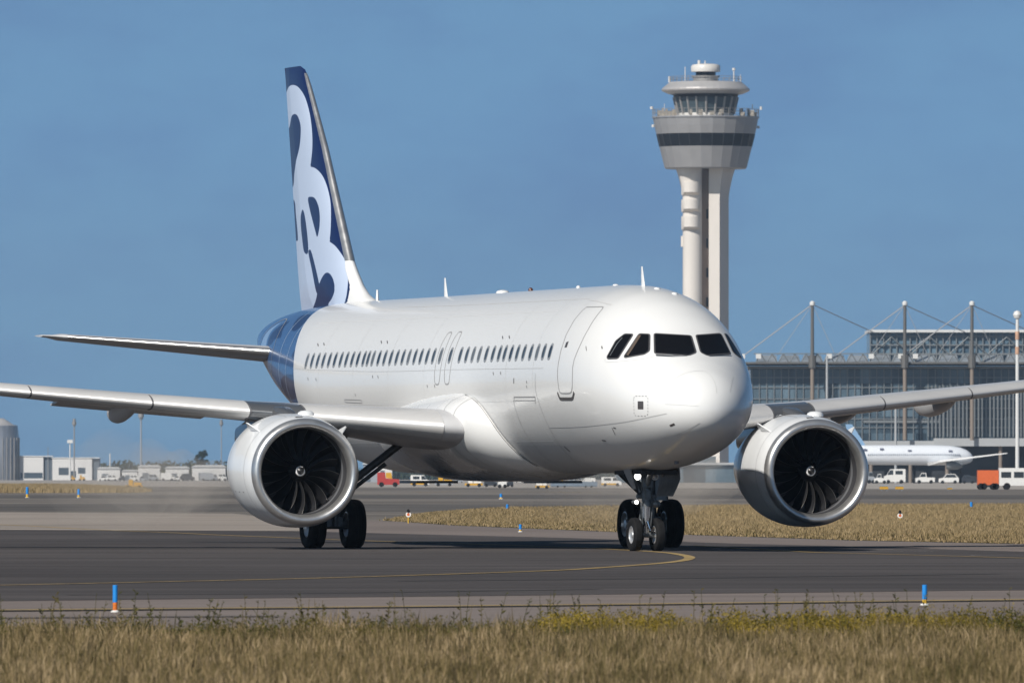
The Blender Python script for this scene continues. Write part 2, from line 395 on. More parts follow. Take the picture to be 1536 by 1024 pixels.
# ---- roof antennas and lights
def blade_ant(x, y, h, c0, c1, rake, t=.03):
    zt = float(surf_top(x, y)); mbb = MB()
    mbb.loft([[(x+dx*c+r, y+dy*th, zt-.03+hh) for dx, dy in ((0,0),(.3,1),(.8,.7),(1,0),(.8,-.7),(.3,-1))] for (c, th, r, hh) in ((c0, t, 0, 0), ((c0+c1)/2, t*.8, rake/2, h/2), (c1, t*.5, rake, h+.03))])
    return mbb.build('blade_antenna', M['white'], PLANE, 40)
def surf_top(x, y): zt, zb, hw, zc = fsec(x); return zc+(zt-zc)*math.sqrt(1-(y/hw)**2)
def xroof(u): return float(onplane(np.array([u]), np.array([440.]), 1, 0.)[0, 0])
blade_ant(xroof(968), 0, .44, .32, .10, .22); blade_ant(xroof(672), 0, .44, .34, .10, .22); blade_ant(xroof(567), 0, .26, .14, .10, .03, .04)
def dome(u, y, r, h, name, m): MB().lathe([(r, -.05), (r, 0), (r*.85, h*.6), (r*.5, h*.9), (.001, h)], (xroof(u), y, float(surf_top(xroof(u), y))), n=16).build(name, m, PLANE)
dome(754, 0, .16, .07, 'satellite_dome', M['white']); dome(796, 0, .06, .08, 'beacon_light', M['beacon'])
dome(979, -.1, .075, .03, 'roof_sensor', M['white']); dome(989, -.35, .075, .03, 'roof_sensor', M['white']); dome(930, .1, .07, .03, 'roof_sensor', M['white']); dome(877, .15, .05, .05, 'roof_sensor', M['white'])
MB().lathe([(.05, -.05), (.05, .02), (.02, .22), (.001, .22)], (2.2, .15, 1.98), n=10).build('probe', M['scuff'], PLANE); MB().lathe([(.05, -.05), (.05, -.1), (.001, -.16)], (4.1, -.1, 1.80), n=10).build('probe', M['scuff'], PLANE)

# ---- belly fairing
BEL = np.array([(10.2,2.5,1.95,.3,2.4),(10.8,2.85,1.80,1.10,2.4),(11.4,3.25,1.70,1.80,2.4),(12.0,3.55,1.62,2.26,2.4),(12.8,3.72,1.56,2.46,2.5),(13.6,3.74,1.55,2.52,2.6),(15,3.7,1.54,2.5,2.7),(18,3.5,1.54,2.4,2.8),(20,3.2,1.58,2.1,2.6),(22,2.7,1.72,1.5,2.4),(23.5,2.4,1.95,.6,2.2)])
bt, bb, bw, be = [pchip(BEL[:, 0], BEL[:, i]) for i in (1, 2, 3, 4)]
rings = []
for x in np.linspace(10.2, 23.5, 90):
    zt, zb, hw, ex = float(bt(x)), float(bb(x)), float(bw(x)), float(be(x)); zc = (zt+zb)/2+.32; r = []
    for i in range(192):
        a = 2*math.pi*i/192; s, c = math.sin(a), math.cos(a); p = 2/ex if c > 0 else 2/2.02
        r.append((x, hw*math.copysign(abs(s)**p, s), zc+(zt-zc if c > 0 else zc-zb)*math.copysign(abs(c)**p, c)))
    rings.append(r)
belly = MB().loft(rings).build('belly_fairing', M['white'], PLANE, 179)
RA = np.array(rings); seam = []
for i in list(range(4, 80)):                       # where the fairing leaves the skin on the right-hand side
    col = RA[:, i]; f = Fimp(col); k = int(np.argmax((f[1:] > 0) & (f[:-1] <= 0)))
    if f[k] <= 0 < f[k+1]: t = -f[k]/(f[k+1]-f[k]); seam.append(col[k]*(1-t)+col[k+1]*t)
if len(seam) > 4:
    sm = np.array(seam); sm = np.stack([np.convolve(np.pad(sm[:, j], 2, 'edge'), np.ones(5)/5, 'valid') for j in range(3)], 1)
    strip_on(sm, .06, .028).build('fairing_seam', M['line2'], belly, None)
mb = MB()
for x in (12.55, 13.1):
    r = np.array(rings[int((x-10.2)/13.3*89)])[16:88]; T = np.array([(0, 0, 0)]); c = np.array((x, 0, 2.6)); o = r+(r-c)/np.linalg.norm(r-c, axis=1, keepdims=True)*.006; n = len(o)
    mb.add(np.vstack([o+(-.008,0,0), o+(.008,0,0)]), [(i, i+1, n+i+1, n+i) for i in range(n-1)])
mb.build('fairing_joint', M['line'], belly, None)

# ---- wings
def airfoil(tc, n=26, cam=.02):
    t = (1-np.cos(np.linspace(0, math.pi, n)))/2
    th = 5*tc*(.2969*np.sqrt(t)-.126*t-.3516*t**2+.2843*t**3-.1036*t**4)
    cm = cam*4*t*(1-t)
    up = np.stack([t, cm+th], 1); lo = np.stack([t, cm-th], 1)
    return np.vstack([up[::-1], lo[1:]])        # trailing edge -> nose -> trailing edge
WLE = lambda y: 11.72+.505*(max(y, 2.6)-1.98)
WZ = lambda y: 2.72+.0885*(y-1.98)+.0009*np.maximum(0, y-6)**2
def WCH(y): return np.where(y < 6.4, 6.25+(3.98-6.25)*(y-1.98)/4.42, 3.98+(1.65-3.98)*(y-6.4)/10.65)
def WTC(y): return np.interp(y, [0,1.98,6.4,17], [.155,.15,.118,.105])
def WINC(y): return np.interp(y, [0,1.98,6.4,17], [.075,.07,.03,-.01])
def wsec(y, sg, pts, grow=0.):
    c, a = float(WCH(y)), float(WINC(y)); X, Z = pts[:, 0]*c, pts[:, 1]*c
    x = WLE(y)+X*math.cos(a)+Z*math.sin(a); z = WZ(y)-X*math.sin(a)*.9+Z*math.cos(a)
    return [(p, sg*y, q) for p, q in zip(x, z)]
for sg in (1, -1):
    rings = [wsec(y, sg, airfoil(float(WTC(y)))) for y in np.concatenate([np.linspace(1.2, 6.4, 12), np.linspace(6.8, 17.0, 16)])]
    wing = MB().loft(rings).build('wing', M['grey'], PLANE, 50)
    for (y0, y1) in ((2.72, 5.55), (6.75, 8.75), (8.79, 11.3), (11.34, 13.8), (13.84, 16.3)):
        R = []
        for y in np.linspace(y0, y1, 8):
            af = airfoil(float(WTC(y)), 40); k = af[:, 0]; j = int(np.argmin(k)); up = [i for i in range(len(k)) if i <= j and k[i] < .16]; lo = [i for i in range(len(k)) if i > j and k[i] < .075]
            o = af[up+lo]; cen = np.array((.10, .01)); q = o+(o-cen)/np.linalg.norm(o-cen, axis=1, keepdims=True)*(.018/float(WCH(y)))
            nq = len(q)
            R.append(q)
        n = min(len(r) for r in R); R2 = []
        for r in R:
            t = np.linspace(0, 1, len(r)); tt = np.linspace(0, 1, 44); R2.append(np.stack([np.interp(tt, t, r[:, 0]), np.interp(tt, t, r[:, 1])], 1))
        MB().loft([wsec(y, sg, r) for y, r in zip(np.linspace(y0, y1, 8), R2)]).build('slat', M['slat'], wing, 50)
    for yg in (5.57, 6.73, 8.77, 11.32, 13.82):
        MB().loft([wsec(yy, sg, (lambda o: o+(o-np.array((.10, .01)))*.06)(airfoil(float(WTC(yy)), 40)[airfoil(float(WTC(yy)), 40)[:, 0] < .15])) for yy in (yg-.018, yg+.018)]).build('slat_gap', M['line2'], wing, None)
    def canoe(y, L, w, h, x0, dz=0):
        R = []
        for t in np.linspace(0, 1, 16):
            k = math.sin(math.pi*min(1, t*1.0))**.55 if 0 < t < 1 else .03
            x = x0+L*t; zc = float(WZ(y))-.16-.10*t+dz-.25*max(0, t-.4)
            R.append([(x, sg*(y+w/2*k*math.cos(a)), zc+(h*.25 if math.sin(a) > 0 else h*.75*k)*math.sin(a)) for a in np.linspace(0, 2*math.pi, 20, endpoint=False)])
        MB().loft(R).build('flap_track_fairing', M['grey'], wing, 50)
    if sg > 0: canoe(8.72, 2.6, .44, .50, 17.0, .20)
    else: canoe(8.72, 2.6, .44, .50, 17.0, .20); canoe(11.5, 3.2, .50, .56, 18.2, .16)
    def flap(y0, y1, dx, dz):                     # the lowered edge of the flap, seen below the wing
        R = []
        for y in np.linspace(y0, y1, 6):
            xx = WLE(y)+float(WCH(y))*.78; zz = float(WZ(y))-.05
            R.append([(xx, sg*y, zz+.08), (xx+.9, sg*y, zz-.08), (xx+.9, sg*y, zz-.12), (xx, sg*y, zz-.02)])
        MB().loft(R).build('flap', M['grey'], wing, 30)
    flap(6.9, 10.2, 0, 0)

# ---- engines
YE, XIN, ZIN, DR = 6.054, 11.66, 1.758, .028
KY, KZ = 1.022, .988
def nac_c(s): return ZIN+DR*s
def nac_ring(prof, sg, n=72, a0=0):
    R = []
    for (r, s) in prof:
        R.append([(XIN+s, sg*YE+KY*r*math.sin(a), nac_c(s)+KZ*r*math.cos(a)) for a in [a0+2*math.pi*i/n for i in range(n)]])
    return R
OUT = pchip([.17,.45,.9,1.5,2.1,2.7,3.2,3.55], [1.222,1.268,1.300,1.308,1.265,1.15,1.02,.93])
LIP = [(1.222,.17),(1.213,.12),(1.200,.08),(1.180,.045),(1.155,.018),(1.125,.003),(1.098,0),(1.07,.006),(1.045,.025),(1.022,.06),(1.005,.11),(.993,.18),(.985,.27)]
for sg in (1, -1):
    nc = MB().loft(nac_ring([(float(OUT(s)), s) for s in np.linspace(.17, 3.55, 40)]+[(.90, 3.55), (.9, 2.6), (.5, 2.6)], sg), cap=False).build('engine_nacelle', M['nac'], PLANE, 40)
    MB().loft(nac_ring([(r+.002, s) for r, s in LIP], sg, 96), cap=False).build('intake_lip', M['metal'], nc, 60)
    MB().loft(nac_ring([(.985,.27),(.978,.40),(.978,.55)], sg), m=0, cap=False).loft(nac_ring([(.978,.55),(.985,.72)], sg), m=1, cap=False).loft(nac_ring([(.985,.72),(.99,1.25),(.0,1.26)], sg), m=0, cap=False).build('intake_duct', [M['liner'], M['linerring']], nc, 40)
    xf, zf = XIN+.80, nac_c(.8)
    for k in range(18):
        a = 2*math.pi*k/18+.06; V = []
        nr = 14
        for j in range(nr):
            t = j/(nr-1); r = .24+.73*t
            ch = .20+.20*math.sin(math.pi*min(1, .25+.62*t)); tw = math.radians(22+40*t); sw = -.30*(t-.5)**2*1.3+.22*t*(1-t)
            for e in (-.5, -.44, .5):
                ax = e*ch*math.cos(tw)+.05*t; tang = -e*ch*math.sin(tw)*.62+sw*.35
                b = a+tang/r
                V.append((xf+ax, sg*YE+r*math.sin(b), zf+r*math.cos(b)))
        Fc, mi = [], []
        for j in range(nr-1):
            for q in (0, 1): Fc.append((j*3+q, j*3+q+1, j*3+q+4, j*3+q+3)); mi.append(1 if q == 0 else 0)
        mesh('fan_blade', V, Fc, [M['blade'], M['bladeedge']], nc, 179, mi)
    sp = [(.001,-.30),(.045,-.285),(.09,-.245),(.15,-.16),(.20,-.06),(.24,.05),(.25,.12)]
    s_o = MB().lathe([(r, h) for r, h in sp], (xf, sg*YE, zf), 'x', 32).build('spinner', M['blade'], nc, 60)
    mb = MB(); pr = pchip([p[0] for p in sp], [p[1] for p in sp]); A = []
    for t in np.linspace(0, 1, 28):
        a = math.radians(-35+335*t); r = .105-.012*t; wd = .010+.040*t if t < .9 else .05*(1-t)/.1+.004
        A.append([(xf+float(pr(rr))-.004, sg*YE+rr*math.sin(a), zf+rr*math.cos(a)) for rr in (r-wd/2, r+wd/2)])
    for p, q in zip(A[:-1], A[1:]): mb.add([p[0], p[1], q[1], q[0]], [(0,1,2,3)])
    mb.build('spinner_swirl', M['swirl'], nc, None)
    for ang in (-50, 46):                          # strakes
        a = math.radians(ang); rd = np.array((0, math.sin(a), math.cos(a))); tg = np.array((0, math.cos(a), -math.sin(a))); c = np.array((XIN, sg*YE, nac_c(.9)))
        pr2 = [(.62,1.27),(.80,1.40),(1.02,1.56),(1.12,1.57),(1.30,1.45),(1.32,1.29)]
        V = [c+np.array((s, 0, 0))+rd*r+tg*e*.012 for e in (-1, 1) for s, r in pr2]; n = 6
        MB().add(V, [tuple(range(n)), tuple(range(n, 2*n))[::-1]]+[(i, n+i, n+(i+1) % n, (i+1) % n) for i in range(n)]).build('strake', M['nac'], nc, 30)
    # cowl lines, latch marks and the vent on top
    mb = MB()
    def nstrip(s0, a0, s1, a1, w, m=0, k=24):
        P = []
        for t in np.linspace(0, 1, k):
            s, a = s0+(s1-s0)*t, math.radians(a0+(a1-a0)*t); r = float(OUT(s))+.003; P.append((s, a, r))
        for (s, a, r), (s2, a2, r2) in zip(P[:-1], P[1:]):
            if abs(s1-s0) > abs(a1-a0)*.02: e = w/2/r; q = [(s, a-e, r), (s, a+e, r), (s2, a2+e, r2), (s2, a2-e, r2)]
            else: q = [(s-w/2, a, r), (s+w/2, a, r), (s2+w/2, a2, r2), (s2-w/2, a2, r2)]
            mb.add([(XIN+x, sg*YE+KY*rr*math.sin(b), nac_c(x)+KZ*rr*math.cos(b)) for x, b, rr in q], [(0,1,2,3)], m)
    nstrip(.62, 0, .62, 360, .012, 0, 90); nstrip(2.05, 0, 2.05, 360, .012, 0, 90); nstrip(.62, 172, 3.3, 172, .015); nstrip(.62, 14, 3.3, 14, .012); nstrip(.62, -14, 3.3, -14, .012)
    nstrip(.30, 4, .42, 4, .16, 1, 3)
    for q in range(4): nstrip(.9+.35*q, 112 if sg > 0 else 247, .97+.35*q, 112 if sg > 0 else 247, .02, 1, 3)
    mb.build('cowl_seam', [M['line'], M['scuff']], nc, None)
    MB().lathe([(.20,-.02),(.18,.05),(.12,.09),(.001,.10)], (XIN+1.15, sg*YE-.28*1, nac_c(1.1)+1.27), n=20).build('cowl_blister', M['nac'], nc)
    MB().lathe([(.62,2.6),(.66,3.0),(.60,3.7),(.5,4.3)], (XIN, sg*YE, nac_c(2.5)), 'x', 40).lathe([(.36,3.6),(.34,4.3),(.2,4.9),(.001,5.2)], (XIN, sg*YE, nac_c(2.5)), 'x', 40).build('exhaust_nozzle', M['darkmetal'], nc)
    # pylon
    R = []
    for (x, z0, z1, w) in [(XIN+1.2,2.9,3.02,.06),(XIN+1.5,2.85,3.14,.15),(XIN+2.0,2.7,3.24,.22),(XIN+2.6,2.5,3.27,.26),(XIN+3.4,2.3,3.2,.30),(XIN+4.6,2.2,3.0,.28),(XIN+6.0,2.3,2.8,.15)]:
        zc, h = (z0+z1)/2, (z1-z0)/2
        R.append([(x, sg*YE+w*math.copysign(abs(math.cos(a))**.5, math.cos(a)), zc+h*math.copysign(abs(math.sin(a))**.6, math.sin(a))) for a in np.linspace(0, 2*math.pi, 24, endpoint=False)])
    MB().loft(R).build('engine_pylon', M['pylon'], PLANE, 50)
    # smooth cap where the pylon meets the wing nose
    R = []
    for y in np.linspace(5.59, 6.71, 5):
        af = airfoil(float(WTC(y)), 40); k = af[:, 0]; o = af[(k < .2)]; q = o+(o-np.array((.10, .01)))*.02
        R.append(wsec(y, sg, q))
    MB().loft(R).build('pylon_cap', M['pylon'], PLANE, 50)

# ---- tail fin
_le = onplane(*np.array(zm([(236,41),(250,52),(258,75),(268,110),(292,200),(318,300),(345,420),(372,540),(400,665),(412,700),(430,745),(450,775),(470,790)], 340, 80, 2.1333)).T, 1, 0.)
_te = onplane(*np.array(zm([(181,55),(193,280),(203,450),(212,600),(221,840)], 340, 80, 2.1333)).T, 1, 0.)
_lz = np.r_[5.3, _le[::-1, 2]]; _lx = np.r_[_le[-1, 0]-2.2, _le[::-1, 0]]; _tz = _te[::-1, 2]; _tx = _te[::-1, 0]
_kt = np.polyfit(_tz, _tx, 1)
def finpt(z):                                      # leading and trailing edge at height z
    return np.interp(z, _lz, _lx), np.polyval(_kt, z)
fz_ = np.concatenate([np.linspace(5.3, 6.2, 14), np.linspace(6.3, 11.2, 90), np.linspace(11.25, float(_lz[-1]), 12)])
tq = np.concatenate([np.linspace(0, 1, 12)**2*.10, np.linspace(.115, 1, 70)])
def fin_half(t, tc=.095): return 5*tc*(.2969*np.sqrt(t)-.126*t-.3516*t**2+.2843*t**3-.1036*t**4)
def fin_xyz(z, t0, t1, sgn):
    le, te = finpt(z); out = []
    for t in tq:
        if t0 <= t <= t1:
            th = min(float(fin_half(t))*(te-le), .9); th = float(fin_half(t))*min(te-le, 6.2)*(1 if z < 11.2 else math.sqrt(max(.02, 1-((z-11.2)/.57)**2)))
            out.append((le+t*(te-le), sgn*th, z))
    return out
# livery of the fin traced as plane curves in x, z
def finpoly(pts, smooth=True, ins=()):
    p = np.array(zm(pts, 340, 80, 2.1333)); p = catmull(p, 6) if smooth else p
    y = .12
    for _ in range(6):                             # the curve lies on the bulged side of the fin, not on its mid plane
        q = onplane(p[:, 0], p[:, 1], 1, y)[:, [0, 2]]; le, te = finpt(q[:, 1]); t = np.clip((q[:, 0]-le)/(te-le), .004, 1); y = fin_half(t)*np.minimum(te-le, 6.2)
    return q
lobes = [(172,150),(186,125),(196,110),(211,102),(230,110),(250,140),(265,190),(273,250),(274,300),(270,345),(267,361),(268,363),(285,369),(305,390),(320,425),(330,470),(333,520),(332,570),(329,601),(330,603),(350,620),(370,655),(382,700),(386,750),(380,790),(372,806),(330,840),(200,880),(170,700),(165,400)]
Llight = finpoly(lobes)
holes = [finpoly(h) for h in (
 [(160,262),(192,240),(205,206),(216,195),(227,201),(236,228),(237,258),(233,300),(222,345),(212,385),(202,428),(160,440)],
 [(260,465),(270,459),(283,465),(294,490),(298,520),(297,555),(290,588),(284,570),(276,540),(266,500)],
 [(237,520),(243,500),(250,520),(257,570),(261,620),(258,642),(247,633),(240,590),(236,550)],
 [(262,640),(269,630),(283,680),(297,748),(288,768),(272,690)],
 [(272,835),(285,790),(294,752),(301,725),(316,703),(331,706),(343,730),(345,760),(335,788),(325,803),(330,840),(300,850)],
 [(160,480),(206,470),(214,520),(220,590),(212,600),(160,600)])]
whitez = finpoly([(387,656),(416,656),(440,715),(500,785),(560,800),(560,850),(470,850),(374,806),(387,795),(394,750),(393,690)], False)
M['fin'] = fmat('fin_livery', [NAVY, LIGHTB, (.72,.72,.715), (.115,.16,.24)])
def fin_piece(name, t0, t1, parent, extra=None):
    R = []
    for z in fz_:
        a = fin_xyz(float(z), t0, t1, 1); b = fin_xyz(float(z), t0, t1, -1)
        R.append(a+b[::-1])
    o = MB().loft(R).build(name, M['fin'], parent, 50); V = np.array([v.co[:] for v in o.data.vertices]); Q = V[:, [0, 2]]
    l = sdf(Q, Llight); h = np.max([sdf(Q, p) for p in holes], axis=0); l = np.minimum(l, -h)
    wz = sdf(Q, whitez); l = np.minimum(l, -wz)
    if t0 > .5:
        for v in o.data.vertices:
            le, te = finpt(v.co.z); v.co.y -= (v.co.x-(le+.69*(te-le)))*.06
    set_pat(o, np.stack([l, wz, -np.ones(len(Q))], 1)); return o
fin = fin_piece('tail_fin', 0, .70, PLANE)
rud = fin_piece('rudder', .69, 1, fin)
le_mb = MB(); R = []
for z in np.linspace(float(_le[8,2])+.02, 11.62, 50):
    pts = [p for p in fin_xyz(float(z), 0, .030, 1)]; q = [p for p in fin_xyz(float(z), 0, .030, -1)]
    if len(pts) > 1: R.append([(p[0]-.012, p[1]*1.03+.004, p[2]) for p in pts[::-1]]+[(p[0]-.012, p[1]*1.03-.004, p[2]) for p in q[1:]])
MB().loft(R).build('fin_leading_edge', M['metal'], fin, 50)

# ---- tailplane
for sg in (1, -1):
    def hsec(y, pts):
        c = np.interp(y, [.3, 6.1, 6.42], [3.9, 1.5, .9]); x0 = 32.0+.60*(y-.6)+(0 if y < 6.15 else (y-6.15)*1.2); z0 = 4.63+.086*(y-.6)
        return [(x0+p*c, sg*y, z0+q*c) for p, q in pts]
    ys = np.concatenate([np.linspace(.3, 6.05, 14), [6.25, 6.38, 6.44]])
    tp = MB().loft([hsec(y, airfoil(.11 if y < 6.15 else .06, 24, -.01)) for y in ys]).build('tailplane', M['grey'], PLANE, 50)
    R = []
    for y in np.linspace(1.35, 5.95, 8):
        af = airfoil(.11, 40, -.01); o = af[af[:, 0] < .055]; cen = np.array((.06, 0)); R.append(hsec(y, o+(o-cen)/np.linalg.norm(o-cen, axis=1, keepdims=True)*.004))
    MB().loft(R).build('tailplane_leading_edge', M['metal'], tp, 50)
    pl = np.array([(33.15+1.75*math.cos(t)*(1 if math.cos(t) > 0 else .62), 4.72+.80*math.sin(t)) for t in np.linspace(0, 2*math.pi, 70)])
    strip_on(surf(pl[:, 0], pl[:, 1], sg), .03, .006, MB(), 0, True).build('tailplane_cutout', M['frame'], tp, None)
mb = MB()
for x in (30.0, 31.0):
    zt, zb, hw, zc = [float(q) for q in fsec(x)]
    z = np.linspace(zb+.15, zt-.15, 50); strip_on(surf(np.full(50, x)+.25*((z-4.2)/1.6)**2, z), .022, .005, mb)
mb.build('tail_seam', mat('pale_blue_line', (.45,.55,.7), .4), PLANE, None)

# ---- wheels
def wheel(c, R, W, n=40, parent=PLANE):
    h = W/2
    prof = [(R*.50, -h*.72), (R*.60, -h*.86), (R*.74, -h*.98), (R*.88, -h*.90), (R*.955, -h*.70), (R*.985, -h*.45), (R*.975, -h*.30), (R*.975, -h*.27), (R*.995, -h*.25), (R*.995, -h*.02), (R*.975, 0), (R*.995, h*.02), (R*.995, h*.25), (R*.975, h*.27), (R*.975, h*.30), (R*.985, h*.45), (R*.955, h*.70), (R*.88, h*.90), (R*.74, h*.98), (R*.60, h*.86), (R*.50, h*.72)]
    mbw = MB().lathe(prof, c, 'y', n)
    mbw.v = [(x, y, max(z, .004)) for x, y, z in mbw.v]
    w = mbw.build('wheel', M['tyre'], parent, 60)
    rp = [(R*.52, -h*.72), (R*.47, -h*.74), (R*.43, -h*.55), (R*.36, -h*.40), (R*.20, -h*.44), (R*.17, -h*.70), (R*.001, -h*.72)]
    MB().lathe(rp, c, 'y', n).lathe([(r, -y) for r, y in rp][::-1], c, 'y', n).build('rim', M['rim'], w, 40); return w
for s in (-1, 1): wheel((5.07, .262*s, .365), .385, .225)
for sg in (1, -1):
    for s in (-1, 1): wheel((17.71, sg*3.84+s*.475, .55), .585, .44)

# ---- nose gear
T = MB()
X0 = 5.07
T.tube((X0,0,1.95),(X0-.02,0,1.05),.115,.10,20); T.tube((X0-.02,0,1.08),(X0-.02,0,1.0),.135,.135,20)
T.tube((X0,-.20,.365),(X0,.20,.365),.06,.06,16); T.tube((X0,0,.40),(X0,0,.33),.075,.07,16)
T.tube((X0,0,1.35),(X0-.55,.0,1.95),.06,.06,12); T.tube((X0-.05,.14,1.30),(X0+.25,.30,1.95),.035,.035,10); T.tube((X0-.05,-.14,1.30),(X0+.25,-.30,1.95),.035,.035,10)
T.tube((X0-.02,-.22,1.22),(X0-.02,.22,1.22),.055,.055,14); T.tube((X0-.02,-.20,1.10),(X0-.02,-.12,1.28),.05,.05,12)
T.path([(X0+.13,.05,1.05),(X0+.30,.05,.72),(X0+.10,.05,.45)],.03); T.path([(X0+.13,-.05,1.05),(X0+.30,-.05,.72),(X0+.10,-.05,.45)],.03)
T.box(X0-.16,X0-.05,-.12,.12,1.42,1.62); T.box(X0-.2,X0-.1,-.05,.05,1.15,1.35); T.tube((X0-.14,.17,1.75),(X0-.14,-.17,1.75),.03,.03,10)
T.path([(X0-.12,.09,1.9),(X0-.14,.10,1.4),(X0-.12,.13,1.0),(X0-.08,.10,.6),(X0-.05,.12,.42)],.012,6); T.path([(X0-.12,-.07,1.9),(X0-.14,-.09,1.3),(X0-.12,-.11,.95),(X0-.08,-.08,.5)],.012,6)
ng = T.build('nose_gear_strut', M['gear'], PLANE, 40)
MB().tube((X0-.02,0,1.0),(X0-.01,0,.62),.085,.085,20).tube((X0-.01,0,.66),(X0,0,.40),.055,.055,16).tube((X0-.10,0,.66),(X0-.12,-.06,.46),.03,.03,10).tube((X0-.13,-.03,.50),(X0-.11,-.24,.40),.025,.025,10).build('oleo_piston', M['chrome'], ng, 40)
for sg, (a0, a1) in ((1, (4.75,5.35)), (-1, (4.30,5.95))):
    V = []
    prof = [(.50,1.86),(.53,1.66),(.50,1.48),(.44,1.36)] if sg > 0 else [(.52,1.86),(.55,1.60),(.48,1.40),(.40,1.22)]
    prof = [(.44,1.86),(.40,1.70),(.34,1.52),(.28,1.38)] if sg > 0 else prof
    for e in (0, .03):
        for x in (a0, a1):
            for i, (y, z) in enumerate(prof): V.append((x+(0 if x == a1 else .12*i/3)-(0 if x == a0 else .10*i), sg*(y+e), z))
    k = len(prof); Fc = []
    for i in range(k-1): Fc += [(i, i+1, k+i+1, k+i), (2*k+i, 3*k+i, 3*k+i+1, 2*k+i+1), (i, 2*k+i, 2*k+i+1, i+1), (k+i, k+i+1, 3*k+i+1, 3*k+i)]
    Fc += [(0, k, 3*k, 2*k), (k-1, 3*k-1, 4*k-1, 2*k-1)]
    mesh('gear_door', V, Fc, M['frame'] if sg > 0 else M['gear'], ng, 30)
def lamp(y, z, r, m, x=X0-.17, deep=.12):
    o = MB().lathe([(r*.8, deep), (r, .02), (r, 0)], (x, y, z), 'x', 24).build('lamp_housing', M['gear'], ng)
    MB().lathe([(r*.92, .0), (r*.6, -.02), (.001, -.03)], (x, y, z), 'x', 24).build('landing_light', m, ng); return o
lamp(.245, 1.66, .08, M['lamp']); lamp(-.145, 1.66, .085, M['lamp2']); lamp(.27, 1.09, .052, M['lampdim'], deep=.25); lamp(-.20, 1.05, .085, M['gear'], deep=.2)
MB().lathe([(.086,-.028),(.068,-.034),(.066,-.02)], (X0-.17,-.145,1.66), 'x', 24).build('lamp_ring', M['swirl'], ng)
# nose gear bay
MB().box(4.0,6.2,-.40,.40,1.70,1.80).build('gear_bay', M['black'], PLANE, None)
# ---- main gear
for sg in (1, -1):
    T = MB(); y = sg*3.84
    T.tube((17.71,y,.55),(17.62,sg*3.68,2.7),.15,.17,18).tube((17.71,y-.34,.55),(17.71,y+.34,.55),.11,.11,16)
    T.tube((17.66,sg*3.78,1.25),(17.3,sg*2.15,2.55),.09,.09,12).tube((17.66,sg*3.80,1.05),(17.25,sg*2.7,1.95),.05,.05,10).path([(17.95,y,1.15),(18.15,y,.85),(17.9,y,.6)],.05)
    T.tube((17.5,y,.5),(17.5,y,1.0),.06,.06,10).box(17.55,17.85,y-.2,y+.2,.5,.72)
    mg = T.build('main_gear_strut', M['gear'], PLANE, 40)
    D = MB().box(17.35,18.4,y+sg*.30-.02,y+sg*.30+.02,1.1,2.75) ; D.build('gear_door', M['gear'], mg, None)
    MB().box(17.1,18.6,sg*1.5-.5,sg*1.5+.5,1.5,1.56).build('wheel_well', M['gear'], PLANE, None)

# ================================================================== GROUND
def gmat(name, col, var=.25, streak=(.02,.25,1), bl=.0, fine=.12, dark=None, rough=.85, patch=(.05,.012,1)):
    m, nt, b = newmat(name); tc = N(nt, 'ShaderNodeTexCoord')
    def noise(sc, scale, det=5):
        mp = N(nt, 'ShaderNodeMapping'); mp.inputs['Scale'].default_value = sc; mp.inputs['Rotation'].default_value = (0, 0, .0)
        n = N(nt, 'ShaderNodeTexNoise'); n.inputs['Scale'].default_value = scale; n.inputs['Detail'].default_value = det; n.inputs['Roughness'].default_value = .65
        nt.links.new(tc.outputs['Object'], mp.inputs['Vector']); nt.links.new(mp.outputs['Vector'], n.inputs['Vector']); return n.outputs['Fac']
    def rng_(fac, lo, hi, a=.35, c=.65):
        r = N(nt, 'ShaderNodeMapRange'); r.inputs['From Min'].default_value = a; r.inputs['From Max'].default_value = c
        r.inputs['To Min'].default_value = lo; r.inputs['To Max'].default_value = hi; nt.links.new(fac, r.inputs['Value']); return r.outputs['Result']
    f1 = rng_(noise(streak, 1.), 1-var, 1+var); f2 = rng_(noise(patch, 1., 3), 1-var*.8, 1+var*.8); f3 = rng_(noise((1,1,1), 9.), 1-fine, 1+fine)
    p = N(nt, 'ShaderNodeMath', operation='MULTIPLY'); nt.links.new(f1, p.inputs[0]); nt.links.new(f2, p.inputs[1])
    q = N(nt, 'ShaderNodeMath', operation='MULTIPLY'); nt.links.new(p.outputs[0], q.inputs[0]); nt.links.new(f3, q.inputs[1])
    sc = N(nt, 'ShaderNodeVectorMath', operation='SCALE'); sc.inputs[0].default_value = col; nt.links.new(q.outputs[0], sc.inputs['Scale'])
    nt.links.new(sc.outputs[0], b.inputs['Base Color']); b.inputs['Roughness'].default_value = rough; b.inputs['Specular IOR Level'].default_value = .25
    bp = N(nt, 'ShaderNodeBump'); bp.inputs['Strength'].default_value = .3; bp.inputs['Distance'].default_value = .01
    nt.links.new(noise((1,1,1), 60., 2), bp.inputs['Height']); nt.links.new(bp.outputs['Normal'], b.inputs['Normal']); return m
M['ground'] = gmat('far_asphalt', (.155,.138,.122), .30, (.010,.05,1), patch=(.02,.006,1))
M['tarmac'] = gmat('taxiway_asphalt', (.064,.056,.054), .26, (.03,.30,1), patch=(.05,.03,1))
M['shoulder'] = gmat('shoulder_asphalt', (.180,.150,.136), .12, (.05,.4,1))
M['concrete'] = gmat('pale_concrete', (.27,.235,.205), .14, (.03,.12,1))
M['apron'] = gmat('apron_concrete', (.33,.30,.27), .12, (.01,.05,1))
M['soil'] = gmat('dry_soil', (.13,.105,.06), .3, (.3,.3,1))
M['darkband'] = gmat('worn_asphalt', (.095,.087,.080), .2, (.012,.06,1))
